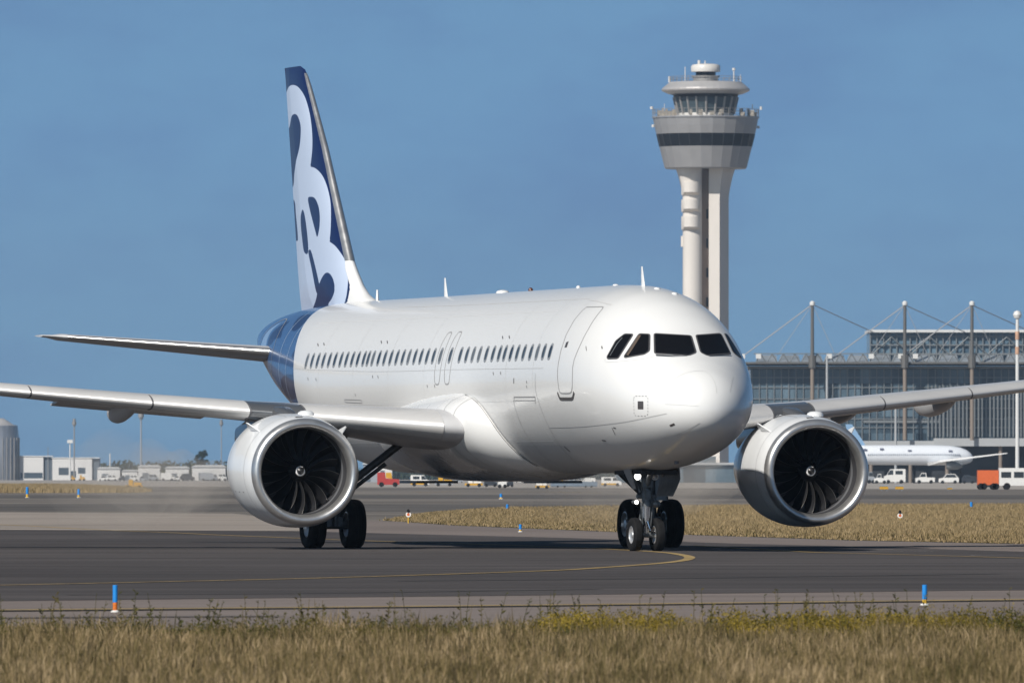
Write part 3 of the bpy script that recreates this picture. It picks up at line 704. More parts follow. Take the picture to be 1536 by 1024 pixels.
def sheet(name, pts, m, z, kind='structure'):
    P = [(x, y, z) for x, y in pts]; return tag(mesh(name, P, [tuple(range(len(P)))], m), kind=kind)
def px(*uv): return [gp(u, v) for u, v in uv]
tag(mesh('ground', [(-1500,20,0),(1500,20,0),(1500,6200,0),(-1500,6200,0)], [(0,1,2,3)], M['ground']), kind='structure')
def wide(vl, vr, el=-60, er=1596): return [(el, vl), (er, vr)]
near = wide(903.2, 883.0, -200, 1740); 
sheet('taxiway', px((-260,904.2),(1800,882.2),(1800,834),(1586,829),(1300,820),(1100,815),(850,806.5),(600,800.5),(450,796.5),(-260,793.5))[::1], M['tarmac'], .008)
sheet('near_shoulder', px((-400,960),(2100,935),(1800,882.2),(-260,904.2)), M['shoulder'], .004)
sheet('taxiway', [(-260,120),(-20.6,148),(-20,356),(-260,356)], M['tarmac'], .006); sheet('taxiway', [(17.5,178),(220,178),(220,262),(17,262)], M['tarmac'], .006)  # out-of-view extensions, added to cut light bounced up to the belly
sheet('far_shoulder', px((-260,793.5),(450,796.5),(600,800.5),(850,806.5),(1100,815),(1300,820),(1586,829),(1800,834),(1800,822),(1536,816),(1280,810.5),(1000,801),(850,795),(680,788),(600,782),(560,781),(430,781),(-260,780)), M['shoulder'], .004)
sheet('concrete_strip', px((-260,793.5),(450,796.5),(470,789),(430,779),(350,770),(-260,767)), M['concrete'], .012)
for (a, b, c, d2) in ((755,757,766,769.5),(742,742,747,748)):
    sheet('worn_asphalt_strip', px((-260,a),(1800,b),(1800,d2),(-260,c)), M['darkband'], .004)
sheet('apron', px((-400,727.5),(2000,735.0),(2000,719.5),(-400,719.5)), M['apron'], .006)
def ribbon(name, pts, w, m, z, smooth=True, px_=True):
    P = catmull(pts, 10, False) if smooth else np.array(pts, float)
    G = np.array([gp(u, v) for u, v in P]) if px_ else P
    T = np.gradient(G, axis=0); T /= np.linalg.norm(T, axis=1, keepdims=True); S = np.stack([-T[:, 1], T[:, 0]], 1)*w/2; n = len(G)
    V = [(*p, z) for p in G+S]+[(*p, z) for p in G-S]
    return tag(mesh(name, V, [(i, n+i, n+i+1, i+1) for i in range(n-1)], m), kind='structure')
def ground_curve(ctrl):        # smooth in metres, not in pixels
    G = np.array([gp(u, v) for u, v in ctrl]); return catmull(G, 12, False)
ribbon('taxiway_centreline', ground_curve([(-200,781),(0,787),(132,794),(256,799),(340,803),(547,811.2),(700,816),(844,820.8),(976,827.5),(1022,832.5),(1034,838),(1003,844),(900,852),(800,857.3),(500,867),(250,873),(0,878.3),(-250,883.5)]), .22, M['yellowline'], .016, False, False)
ribbon('turn_line', ground_curve([(1040,818.5),(1206,828),(1320,831.3),(1536,837.5),(1700,843)]), .20, M['yellowline'], .016, False, False)
ribbon('edge_line', ground_curve([(-200,917.5),(400,912.5),(1000,906.3),(1700,898)]), .6, M['yellowline'], .016, False, False)
M['joint_shade'] = mat('joint_lip_shade', (.03,.028,.026), .9)
ribbon('paving_joint_shade', ground_curve([(-200,918.4),(400,913.4),(1000,907.1),(1700,898.9)]), .8, M['joint_shade'], .014, False, False)  # dark colour painted in for the shaded face of a low paving lip
ribbon('paving_joint_shade', ground_curve([(-200,929.5),(150,926.5),(420,925)]), .5, M['joint_shade'], .014, False, False)
ribbon('edge_line', ground_curve([(560,776.5),(430,776),(300,775.5)]), .3, M['yellowline'], .016, False, False)
ribbon('edge_line', ground_curve([(620,738),(700,737),(800,737.5),(900,739)]), .8, M['yellowline'], .016, False, False)
for (u0, u1, v) in ((288,327,935.5),(128,140,793.2),(252,262,798.9),(1455,1470,833.2),(1300,1400,826.8),(1250,1340,824.4)):
    ribbon('paint_dash', np.array([gp(u0, v), gp((u0+u1)/2, v), gp(u1, v)]), .10, M['whiteline'], .016, False, False)
# long skid and oil streaks on the taxiway
M['skid'] = mat('tyre_streak', (.028,.027,.026), .8, var=.2, scale=.4)
for (a, b, c, w) in (((-150,836),(400,838),(1000,841.5),.25),((-100,849),(300,851),(760,850),.18),((600,872),(1000,868),(1500,861),.3),((100,893),(500,890),(900,884),.2)):
    ribbon('tyre_streak', ground_curve([a, b, c]), w, M['skid'], .012, False, False)

# ---- grass
def grassmat(name, cols, rw=.7, nw=.48):
    m, nt, b = newmat(name); g = N(nt, 'ShaderNodeNewGeometry'); cr = N(nt, 'ShaderNodeValToRGB'); e = cr.color_ramp.elements
    e[0].position = 0; e[0].color = (*cols[0], 1); e[1].position = 1; e[1].color = (*cols[-1], 1)
    for k, c in enumerate(cols[1:-1]): q = e.new((k+1)/(len(cols)-1)); q.color = (*c, 1)
    tc = N(nt, 'ShaderNodeTexCoord'); no = N(nt, 'ShaderNodeTexNoise'); no.inputs['Scale'].default_value = .7; no.inputs['Detail'].default_value = 6
    nt.links.new(tc.outputs['Object'], no.inputs['Vector'])
    r = N(nt, 'ShaderNodeMapRange'); r.inputs['From Min'].default_value = .3; r.inputs['From Max'].default_value = .7; r.inputs['To Min'].default_value = -nw; r.inputs['To Max'].default_value = nw
    nt.links.new(no.outputs['Fac'], r.inputs['Value'])
    a = N(nt, 'ShaderNodeMath', operation='MULTIPLY_ADD'); a.inputs[1].default_value = rw; a.use_clamp = True
    nt.links.new(g.outputs['Random Per Island'], a.inputs[0])
    ad = N(nt, 'ShaderNodeMath', operation='ADD'); ad.inputs[1].default_value = .5-rw/2; nt.links.new(r.outputs['Result'], ad.inputs[0]); nt.links.new(ad.outputs[0], a.inputs[2])
    nt.links.new(a.outputs[0], cr.inputs['Fac']); nt.links.new(cr.outputs['Color'], b.inputs['Base Color'])
    b.inputs['Roughness'].default_value = .7; b.inputs['Specular IOR Level'].default_value = .2
    tr = N(nt, 'ShaderNodeBsdfTranslucent'); nt.links.new(cr.outputs['Color'], tr.inputs['Color']); mx = N(nt, 'ShaderNodeMixShader'); mx.inputs['Fac'].default_value = .3
    out = nt.nodes['Material Output']; nt.links.new(b.outputs[0], mx.inputs[1]); nt.links.new(tr.outputs[0], mx.inputs[2]); nt.links.new(mx.outputs[0], out.inputs['Surface'])
    return m
def blades(name, XY, H, W, m, lean=.35, kind='stuff', label=None, z0=0):
    n = len(XY); th = rng.uniform(0, 2*math.pi, n); fx = rng.normal(0, .6, n); dx, dy = np.cos(th), np.sin(th); ld = rng.uniform(0, 2*math.pi, n); ln = np.abs(rng.normal(0, lean, n))*H
    V = np.zeros((n, 5, 3)); bx, by = XY[:, 0], XY[:, 1]
    for k, (t, w) in enumerate(((0, 1), (0, -1), (.55, .8), (.55, -.8), (1, 0))):
        V[:, k, 0] = bx+dx*W*w/2+np.cos(ld)*ln*t**2; V[:, k, 1] = by+dy*W*w/2+np.sin(ld)*ln*t**2; V[:, k, 2] = z0+H*t*(1 if k < 4 else 1)-(.0 if t else .01)
    me = bpy.data.meshes.new(name); me.vertices.add(n*5); me.vertices.foreach_set('co', V.astype(np.float32).ravel())
    base = np.arange(n)[:, None]*5; li = np.concatenate([base+np.array([0,1,3,2]), base+np.array([2,3,4])], 1)
    me.loops.add(n*7); me.loops.foreach_set('vertex_index', li.astype(np.int32).ravel())
    me.polygons.add(n*2); ls = np.stack([np.arange(n)*7, np.arange(n)*7+4], 1).ravel(); me.polygons.foreach_set('loop_start', ls.astype(np.int32))
    try: me.polygons.foreach_set('loop_total', np.tile([4, 3], n).astype(np.int32))
    except Exception: pass
    me.materials.append(m); me.update(calc_edges=True); me.validate()
    o = bpy.data.objects.new(name, me); COL.objects.link(o); return tag(o, label, None, None, kind)
def vnoise(x, y, s, seed=0):           # cheap smooth noise
    return (np.sin(x*s*1.3+seed)+np.sin(y*s*.9+1.7*seed+x*s*.5)+np.sin((x*.6-y*.8)*s*2.1+seed*3.1)+np.sin((x*.9+y*.4)*s*3.7+seed*.7))/4
M['grass'] = grassmat('dry_grass', [(.060,.053,.018),(.150,.117,.046),(.30,.22,.112),(.48,.36,.215)])
M['grass2'] = grassmat('median_grass', [(.21,.165,.075),(.33,.245,.125),(.42,.31,.17),(.50,.37,.215)], .35, .35)
M['weed'] = grassmat('weed_green', [(.05,.055,.015),(.09,.085,.02),(.16,.12,.035)])
M['flower'] = grassmat('yellow_flower', [(.095,.080,.016),(.235,.175,.026),(.40,.29,.04)])
M['stalk'] = grassmat('dry_stalk', [(.09,.07,.035),(.16,.12,.06),(.24,.18,.10)])
# near verge
def edge_y(x): return 118.9+.45*x+vnoise(x, 0*x, .9, 2)*2.2            # far edge of the verge
sheet('verge_soil', [(-14,60),(14,60),(14,129),(7,125.5),(0,123.5),(-7,120.5),(-14,117)], M['soil'], .010)
n = 190000; X = rng.uniform(-8.6, 8.6, n); Y = 84+rng.uniform(0, 1, n)**.9*48
keep = (Y < edge_y(X)+rng.exponential(.7, n)) & (np.abs(X) < Y*.0475+1.2); X, Y = X[keep], Y[keep]
cl = .6*vnoise(X, Y*.35, 1.7, 5)+.6*vnoise(X, Y*.6, 5.1, 8); H = (.06+.13*rng.random(len(X))**2)*(1+.8*cl)*np.where(Y > edge_y(X)-6, 1.1, 1)
blades('verge_grass', np.stack([X, Y], 1), np.maximum(.05, H), .006+.006*rng.random(len(X)), M['grass'], .45)
n = 5200; X = rng.uniform(-8.6, 8.6, n); Y = 86+rng.random(n)*40; k = Y < edge_y(X)+1.0; X, Y = X[k], Y[k]; k = vnoise(X, Y*.3, 2.3, 9)+rng.normal(0, .35, len(X)) > .25; X, Y = X[k], Y[k]
blades('tall_stalks', np.stack([X, Y], 1), .14+.24*rng.random(len(X))**2, .007+.006*rng.random(len(X)), M['stalk'], .25)
# leafy and flowering weeds along the verge: clouds of small leaf faces on thin stems
def weeds(name, centres, m, leaf=.022, per=260):
    V = []; 
    for (x, y, r, h) in centres:
        k = int(per*r/.35*h/.25); p = rng.normal(0, 1, (k, 3)); p /= np.linalg.norm(p, axis=1, keepdims=True); q = rng.random(k)**.45
        c = np.stack([x+p[:, 0]*q*r*(1.0+.3*vnoise(p[:, 0]*3, p[:, 2]*3, 2., x)), y+p[:, 1]*q*r, np.abs(p[:, 2])*q*h*(1+.35*vnoise(p[:, 0]*4, p[:, 1]*4, 2., y))], 1)
        a = rng.normal(0, 1, (k, 3)); a /= np.linalg.norm(a, axis=1, keepdims=True); b = np.cross(a, rng.normal(0, 1, (k, 3))); b /= np.linalg.norm(b, axis=1, keepdims=True)
        s = leaf*(.5+rng.random(k))[:, None]
        V.append(np.stack([c-a*s, c+b*s*.45, c+a*s, c-b*s*.45], 1))
    V = np.concatenate(V).reshape(-1, 3); nq = len(V)//4
    me = bpy.data.meshes.new(name); me.vertices.add(len(V)); me.vertices.foreach_set('co', V.astype(np.float32).ravel()); me.loops.add(len(V)); me.loops.foreach_set('vertex_index', np.arange(len(V), dtype=np.int32))
    me.polygons.add(nq); me.polygons.foreach_set('loop_start', (np.arange(nq)*4).astype(np.int32)); me.materials.append(m); me.update(calc_edges=True); me.validate()
    o = bpy.data.objects.new(name, me); COL.objects.link(o); return tag(o, kind='stuff')
C1, C2 = [], []
for i in range(420):
    x = rnd.uniform(.4, 8.2); y = float(edge_y(np.array([x]))[0])-rnd.uniform(-.8, 3.6)
    if math.sin(x*2.1)+math.sin(x*5.3+1)*.7+rnd.gauss(0, .5) > -.7: C1.append((x, y, rnd.uniform(.15, .40), rnd.uniform(.10, .30)))
for i in range(330):
    x = rnd.uniform(-8, 8); y = float(edge_y(np.array([x]))[0])-rnd.uniform(-.8, 5); C2.append((x, y, rnd.uniform(.10, .3), rnd.uniform(.10, .28)))
weeds('flowering_weeds', C1, M['flower'], .013, 620); weeds('green_weeds', C2, M['weed'], .014, 330)
# upright weed spikes
sp = MB(); 
for i in range(230):
    x = rnd.uniform(-8, 8); y = float(edge_y(np.array([x]))[0])-rnd.uniform(-1.5, 2.5); h = rnd.uniform(.2, .48); lx, ly = rnd.gauss(0, .06), rnd.gauss(0, .06)
    sp.tube((x, y, 0), (x+lx, y+ly, h), .004, .002, 4, cap=False)
    for k in range(rnd.randint(4, 16)):
        t = rnd.uniform(.3, 1); px0 = (x+lx*t, y+ly*t, h*t); s = rnd.uniform(.012, .04)*(1.3-t*.6); a = rnd.uniform(0, 6.28)
        sp.add([px0, (px0[0]+math.cos(a)*s, px0[1]+math.sin(a)*s, px0[2]+s*.5), (px0[0]+math.cos(a)*s*1.5, px0[1]+math.sin(a)*s*1.5, px0[2]+s*1.1), (px0[0]+math.cos(a+.5)*s*.6, px0[1]+math.sin(a+.5)*s*.6, px0[2]+s*.8)], [(0,1,2,3)])
tag(sp.build('weed_spikes', M['weed'], None, None), kind='stuff')
# median
MED = np.array(px((575,780.5),(600,775.5),(640,769),(700,765.5),(760,763),(1000,760.5),(1300,759),(1720,757),(1720,820.5),(1536,815.5),(1280,810),(1000,800.5),(850,794.5),(680,787.5),(610,782.5)))
sheet('median_soil', MED, M['soil'], .010)
def scatter(poly, n):
    lo, hi = poly.min(0), poly.max(0); out = []
    while sum(len(o) for o in out) < n:
        y = rng.uniform(0, 1, 60000); Q = np.stack([rng.uniform(lo[0], hi[0], 60000), 1/(1/lo[1]+(1/hi[1]-1/lo[1])*y)], 1); out.append(Q[sdf(Q, poly) > 0])
    return np.concatenate(out)[:n]
Q = scatter(MED, 190000); d = sdf(Q, MED); cl = vnoise(Q[:, 0], Q[:, 1]*.12, .7, 3)
H = (.10+.14*rng.random(len(Q)))*(1+.3*cl)*np.clip(d/3+.35, .35, 1)
blades('median_grass', Q, H, .014+.018*rng.random(len(Q)), M['grass2'], .5)
k = rng.random(len(Q)) < np.clip(.55-d/14, 0, .5)
blades('median_green_grass', Q[k]+rng.normal(0, .15, (k.sum(), 2)), H[k]*.9, .03+.03*rng.random(k.sum()), M['grass'], .4)
# far left grass strip
LS = np.array(px((-300,739.5),(200,739),(230,737.5),(200,733.5),(140,729.5),(80,727.6),(-300,727.2)))
sheet('grass_strip_soil', LS, M['soil'], .010)
Q = scatter(LS, 70000); blades('far_grass_strip', Q, .25+.3*rng.random(len(Q)), .04+.05*rng.random(len(Q)), M['grass2'], .4)

# ---- taxiway edge markers and lights
M['blue'] = mat('marker_blue', (.012,.22,.62), .45, var=.05, scale=10)
M['orange'] = mat('marker_orange', (.62,.16,.02), .5, var=.4, scale=30); M['yel'] = mat('marker_yellow', (.62,.38,.04), .5, var=.2, scale=30)
def marker(u, v, wpx, hpx, lab, m2, split=.34):
    x, y = gp(u, v); w, h = wpx*y/F, hpx*y/F; t = empty('edge_marker', (x, y, 0), lab, 'marker post', 'blue taxiway edge markers')
    MB().lathe([(w*.42, 0), (w*.46, .01), (w*.46, h*split)], n=20).build('base_sleeve', m2, t)
    MB().lathe([(w*.5, h*split), (w*.5, h*.985), (w*.44, h), (.001, h)], n=20).build('post', M['blue'], t)
    MB().lathe([(w*.9, .004), (w*.85, .02), (w*.4, .03), (.001, .03)], n=20).build('foot_plate', M['whiteline'], t); return t
marker(172.8, 918, 7.5, 41, 'blue marker post with red and yellow base near the left, tallest in the foreground', M['orange'], .37)
marker(1387, 907.5, 7.5, 31, 'blue marker post with orange yellow base behind the flowering weeds at right', M['yel'], .30)
for (u, v, h, lab) in [(780.5,797.5,11.5,'small blue marker on the paved edge of the grass median under the belly'),(761,766,10,'pale blue marker at the back edge of the grass median'),(751.5,748,8,'tiny blue marker on far asphalt under the belly'),(40.8,746,16,'leftmost of the two far blue markers by the grass strip'),(118,746,13,'far blue marker by the grass strip, right one of the pair at left'),(1457,763.5,11,'blue marker beyond the grass median at far right')]:
    marker(u, v, 4., h, lab, M['yel'])
M['signw'] = mat('sign_white', (.75,.72,.68), .5); M['signo'] = mat('sign_orange', (.60,.13,.03), .5)
for (u, v, lab) in ((612.5,784.5,'white marker board with orange disc at the tip of the grass median'),(1350,786,'white marker board with orange disc standing in the grass median at right')):
    x, y = gp(u, v); s = y/F; t = empty('marker_light', (x, y, 0), lab, 'marker light', 'white marker boards in the median')
    MB().tube((0,0,0),(0,0,10*s),.9*s,.9*s,10).build('stem', M['yel'], t)
    MB().tube((0,.6*s,13.3*s),(0,-1.2*s,13.3*s),4*s,4*s,24).build('board', M['signw'], t); MB().tube((0,-1.2*s,13.3*s),(0,-1.5*s,13.3*s),2.1*s,2.1*s,18).build('disc', M['signo'], t)
    MB().lathe([(2.6*s,16.5*s),(2.2*s,19*s),(1.2*s,21*s),(.001,21.4*s)],n=16).build('lamp_cap', M['tyre'], t)

# ================================================================== CONTROL TOWER
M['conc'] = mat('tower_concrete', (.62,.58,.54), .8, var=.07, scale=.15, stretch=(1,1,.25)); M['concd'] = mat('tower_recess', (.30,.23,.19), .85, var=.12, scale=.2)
M['cladding'] = mat('tower_cladding', (.33,.325,.33), .45, metal=.35, var=.06, scale=.3); M['roofclad'] = mat('tower_roof_metal', (.55,.53,.52), .35, metal=.4, var=.06, scale=.4)
M['tglass'] = mat('dark_window_band', (.008,.009,.012), .3, spec=.2); M['cab'] = mat('cab_glass', (.05,.075,.09), .1, metal=.15); M['steel'] = mat('grey_steel', (.28,.27,.26), .5, metal=.3)
M['drum'] = mat('drum_white', (.62,.60,.57), .4); M['clutter'] = mat('gallery_equipment', (.30,.27,.23), .6, var=.5, scale=1.5)
DT = 2900.; TS = DT/F; TX = (1058.5-768)*TS
def tz(v): return HC+(YH-v)*TS
tower = empty('control_tower', (TX, DT, 0), 'tall concrete airport control tower with grey flared head behind the jet', 'control tower')
def facet(prof, m, name, n=26, par=tower, sm=None): return MB().lathe([(r*TS, tz(v)) for r, v in prof], n=n).build(name, m, par, sm)
facet([(3,253.5),(60,253.5),(61.5,252),(69.5,220.5)], M['cladding'], 'head_lower')
facet([(69,220.5),(73.5,201.5)], M['tglass'], 'window_band')
facet([(74,201.5),(77,189),(79,178),(80.5,177.5),(80.5,175.5),(40,175)], M['cladding'], 'head_upper')
facet([(42,176),(42.5,170)], M['drum'], 'cab_sill'); facet([(42.2,170),(48,147)], M['cab'], 'cab_window', 20)
mb = MB()
for i in range(20):
    a = 2*math.pi*i/20; mb.tube((42.6*TS*math.cos(a), 42.6*TS*math.sin(a), tz(171)), (48.4*TS*math.cos(a), 48.4*TS*math.sin(a), tz(146)), .32, .32, 6)
mb.build('cab_mullion', M['steel'], tower)
for i in range(26):
    pass
mb = MB()
for i in range(26):
    a = 2*math.pi*i/26; mb.tube((69.3*TS*math.cos(a), 69.3*TS*math.sin(a), tz(220.5)), (73.8*TS*math.cos(a), 73.8*TS*math.sin(a), tz(201.5)), .10, .10, 5)
mb.build('band_mullion', mat('band_mullion_dark', (.03,.032,.036), .3), tower)
facet([(47,148),(49,143),(53,142)], M['tglass'], 'cab_fascia'); facet([(50,142.5),(57,141),(65.5,137),(66.5,135),(65,132.5),(56,125),(54,123.5),(20,122)], M['roofclad'], 'roof', 40)
facet([(19,122),(19,116),(21,116),(21,114)], M['steel'], 'drum_base'); facet([(15,114),(15,107)], M['tglass'], 'drum_neck')
facet([(16,108.5),(21.5,108),(22,106),(22,100),(20,97.5),(12,96),(.01,95.5)], M['drum'], 'radar_drum', 32, tower, 40)
for (r, v0, v1, n, nm) in ((79.5,175.5,164.5,44,'gallery_railing'),(53.5,123.8,115.5,30,'roof_railing')):
    mb = MB()
    P = [(r*TS*math.cos(2*math.pi*i/n), r*TS*math.sin(2*math.pi*i/n)) for i in range(n)]
    for i, (x, y) in enumerate(P):
        mb.tube((x, y, tz(v0)), (x, y, tz(v1)), .06, .06, 5); q = P[(i+1) % n]
        for f in (1, .55): mb.tube((x, y, tz(v0+(v1-v0)*f)), (*q, tz(v0+(v1-v0)*f)), .05, .05, 4, cap=False)
    mb.build(nm, M['steel'], tower)
mb = MB()
for i in range(34):
    a = rnd.uniform(0, 2*math.pi); r = rnd.uniform(56, 74)*TS; h = rnd.choice((.6,.9,1.2,1.6,2.2)); w = rnd.uniform(.2,.7); x, y = r*math.cos(a), r*math.sin(a); mb.box(x-w, x+w, y-w, y+w, tz(175.4), tz(175.4)+h)
mb.build('gallery_equipment', M['clutter'], tower)
for (du, v0, v1, r) in ((-31,124,101,.10),(-10,96.5,91,.35),(-1,96,91.5,.16),(42,124,103,.14),(42,106,102.5,.4),(-55,124,115,.2),(52,124,112,.08),(-81,164,160,.4),(-62,165,156,.08),(83,165,160,.3),(70,164,157,.12),(-79,191,187,.35),(79,193,189,.35)): MB().tube((du*TS, -8*TS if abs(du) < 79 else 0, tz(v0)), (du*TS, -8*TS if abs(du) < 79 else 0, tz(v1)), r, r, 8).build('roof_antenna', M['drum'], tower)
# shaft: two piers on a deep plan with a recess between, flaring under the head
def U(u): return (u-1058.5)*TS
def pier(name, poly, m, flare):
    R = []
    for v in list(np.linspace(712, 305, 6))+list(np.linspace(295, 253, 8)):
        f = max(0., (300-v)/47)**1.6; R.append([(x+flare[0](x)*f, y+flare[1](y)*f, tz(v)) for x, y in poly])
    return MB().loft(R).build(name, m, tower, 40)
arc = [(U(1038.5)+14*TS*math.cos(a), -1.2+8*TS*math.sin(a)*1.6-1.5) for a in np.linspace(math.pi, 2*math.pi, 18)]
pier('left_pier', arc+[(U(1052.5), 5.5), (U(1024.5), 5.5)], M['conc'], (lambda x: (x-U(1052))/(28*TS)*10*TS, lambda y: -1.2 if y < 0 else 2))
pier('right_pier', [(U(1063),-3.0),(U(1079),-3.6),(U(1093.5),4.2),(U(1063),6.0)], M['conc'], (lambda x: max(0, (x-U(1063))/(30*TS))*9.5*TS, lambda y: -1.2 if y < 0 else 2))
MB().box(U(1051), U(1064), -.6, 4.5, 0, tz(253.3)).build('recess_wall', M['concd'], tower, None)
mb = MB()
for k in range(5): mb.box(U(1059.3), U(1062.6), -.85, -.5, tz(328+44*k), tz(314+44*k))
for k in range(5): mb.build('recess_window', M['tglass'], tower, None) if k == 0 else None
for (v0, v1) in ((293,273),(318,300),(345,325)):
    poly = [(U(1037)+15.3*TS*math.cos(a), -3.0+15*TS*math.sin(a)*1.35) for a in np.linspace(math.pi*1.0, 1.95*math.pi, 16)]; n = len(poly)
    MB().loft([[(x, y*.80, tz(v0)) for x, y in poly]+[(U(1050), 2, tz(v0)), (U(1023), 2, tz(v0))], [(x, y, tz(v0-4)) for x, y in poly]+[(U(1050), 2, tz(v0-4)), (U(1022), 2, tz(v0-4))], [(x, y, tz(v1)) for x, y in poly]+[(U(1050), 2, tz(v1)), (U(1022), 2, tz(v1))]]).build('balcony', M['conc'], tower, 40)
MB().box(U(1021.5), U(1026), -.5, 3, tz(370), tz(354)).build('balcony', M['conc'], tower, None)

# ================================================================== TERMINAL
DTm = 2650.; S = DTm/F
def zt_(v): return HC+(YH-v)*S
def ux(u): return (u-768)*S
def glassmat(name, a, b, sx, sz):
    m, nt, bs = newmat(name); tc = N(nt, 'ShaderNodeTexCoord'); sp = N(nt, 'ShaderNodeSeparateXYZ'); nt.links.new(tc.outputs['Object'], sp.inputs[0]); cb = N(nt, 'ShaderNodeCombineXYZ')
    for ax, st in ((0, sx), (2, sz)):
        f = N(nt, 'ShaderNodeMath', operation='SNAP'); f.inputs[1].default_value = st; nt.links.new(sp.outputs[ax], f.inputs[0]); nt.links.new(f.outputs[0], cb.inputs[ax])
    wn = N(nt, 'ShaderNodeTexWhiteNoise'); nt.links.new(cb.outputs[0], wn.inputs['Vector'])
    no = N(nt, 'ShaderNodeTexNoise'); no.inputs['Scale'].default_value = .22; no.inputs['Detail'].default_value = 7; no.inputs['Roughness'].default_value = .7
    mpp = N(nt, 'ShaderNodeMapping'); mpp.inputs['Scale'].default_value = (1, 1, .3); nt.links.new(tc.outputs['Object'], mpp.inputs['Vector']); nt.links.new(mpp.outputs['Vector'], no.inputs['Vector'])
    ad = N(nt, 'ShaderNodeMath', operation='MULTIPLY'); nt.links.new(wn.outputs['Value'], ad.inputs[0]); nt.links.new(no.outputs['Fac'], ad.inputs[1])
    mx = N(nt, 'ShaderNodeMix', data_type='RGBA'); mx.inputs[6].default_value = (*a, 1); mx.inputs[7].default_value = (*b, 1); nt.links.new(ad.outputs[0], mx.inputs['Factor'])
    nt.links.new(mx.outputs[2], bs.inputs['Base Color']); bs.inputs['Roughness'].default_value = .18; bs.inputs['Specular IOR Level'].default_value = .55; return m
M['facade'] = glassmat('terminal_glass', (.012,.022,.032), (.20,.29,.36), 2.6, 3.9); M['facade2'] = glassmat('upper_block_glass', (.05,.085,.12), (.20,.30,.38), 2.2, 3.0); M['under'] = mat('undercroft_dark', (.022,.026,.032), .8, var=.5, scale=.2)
M['mull'] = mat('mullion_grey', (.17,.185,.195), .5, metal=.2); M['canopy'] = mat('canopy_pale', (.36,.37,.38), .6, var=.08, scale=.1); M['mast'] = mat('mast_grey', (.12,.115,.11), .5, metal=.2); M['col'] = mat('column_brown', (.21,.17,.14), .6)
M['pale'] = mat('pale_steel', (.62,.62,.61), .45); M['cable'] = mat('cable_steel', (.33,.33,.34), .5)
term = empty('terminal_building', (ux(1340), DTm, 0), 'long glass airport terminal with cable stayed roof masts behind the right wing', 'terminal building')
O = ux(1340)
def X(u): return ux(u)-O
MB().box(X(1126), X(1640), 0, 40, zt_(660), zt_(553)).build('glass_facade', M['facade'], term, None)
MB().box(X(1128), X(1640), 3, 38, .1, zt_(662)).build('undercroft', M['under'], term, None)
mb = MB()
for i, u in enumerate(np.arange(1128, 1640, 11.)): mb.box(X(u)-.10, X(u)+.10, -.35, 0, zt_(660), zt_(553))
for u in np.arange(1392, 1640, 5.8): mb.box(X(u)-.16, X(u)+.16, -.9, 0, zt_(655), zt_(578))
for v in (566, 581, 598, 612, 628, 641): mb.box(X(1126), X(1640), -.30, -.01, zt_(v)-.10, zt_(v)+.10)
mb.build('mullion_grid', M['mull'], term, None)
MB().box(X(1295), X(1410), -.55, -.02, zt_(634), zt_(630)).build('spandrel', M['mull'], term, None)
MB().box(X(1270), X(1400), -3, .5, zt_(668), zt_(661)).box(X(1400), X(1640), -4, .5, zt_(669), zt_(657)).build('canopy', M['canopy'], term, None)
MB().box(X(1110), X(1640), -4, 40, zt_(552.5), zt_(549)).box(X(1118), X(1640), -5, 38, zt_(546), zt_(543)).build('roof_deck', M['mast'], term, None)
mb = MB()                                    # roof truss: chords, diagonals and the shed rooflights
mb.box(X(1130), X(1640), -4.6, -4.2, zt_(531.5), zt_(529.8))
for u in np.arange(1132, 1640, 17): mb.tube((X(u), -4.4, zt_(545)), (X(u+8.5), -4.4, zt_(531)), .13, .13, 5); mb.tube((X(u+8.5), -4.4, zt_(531)), (X(u+17), -4.4, zt_(545)), .13, .13, 5)
mb.build('roof_truss', M['mull'], term, None)
M['rooflight'] = mat('rooflight_grey', (.30,.33,.36), .3, metal=.2, var=.25, scale=.3)
mb = MB()
for u in np.arange(1134, 1640, 34): mb.add([(X(u),-3,zt_(545)),(X(u+33),-3,zt_(545)),(X(u+30),4,zt_(532)),(X(u+4),4,zt_(532)),(X(u),12,zt_(545)),(X(u+33),12,zt_(545))],[(0,1,2,3),(3,2,5,4),(0,3,4),(1,5,2)])
mb.build('rooflight', M['rooflight'], term, None)
MB().box(X(1309), X(1660), 18, 45, zt_(545), zt_(496)).build('upper_block', M['facade2'], term, None)
mb = MB()
for u in np.arange(1309, 1660, 10): mb.box(X(u)-.13, X(u)+.13, 17.4, 18, zt_(545), zt_(496))
for v in (503, 516, 530): mb.box(X(1308), X(1660), 17.3, 17.9, zt_(v)-.16, zt_(v)+.16)
for u in np.arange(1312, 1640, 58): mb.tube((X(u), 16.8, zt_(530)), (X(u+29), 16.8, zt_(504)), .14, .14, 5); mb.tube((X(u+29), 16.8, zt_(504)), (X(u+58), 16.8, zt_(530)), .14, .14, 5)
mb.build('upper_block_frame', M['mull'], term, None)
MB().box(X(1306), X(1662), 16, 46, zt_(497), zt_(493)).build('upper_block_roof', M['pale'], term, None)
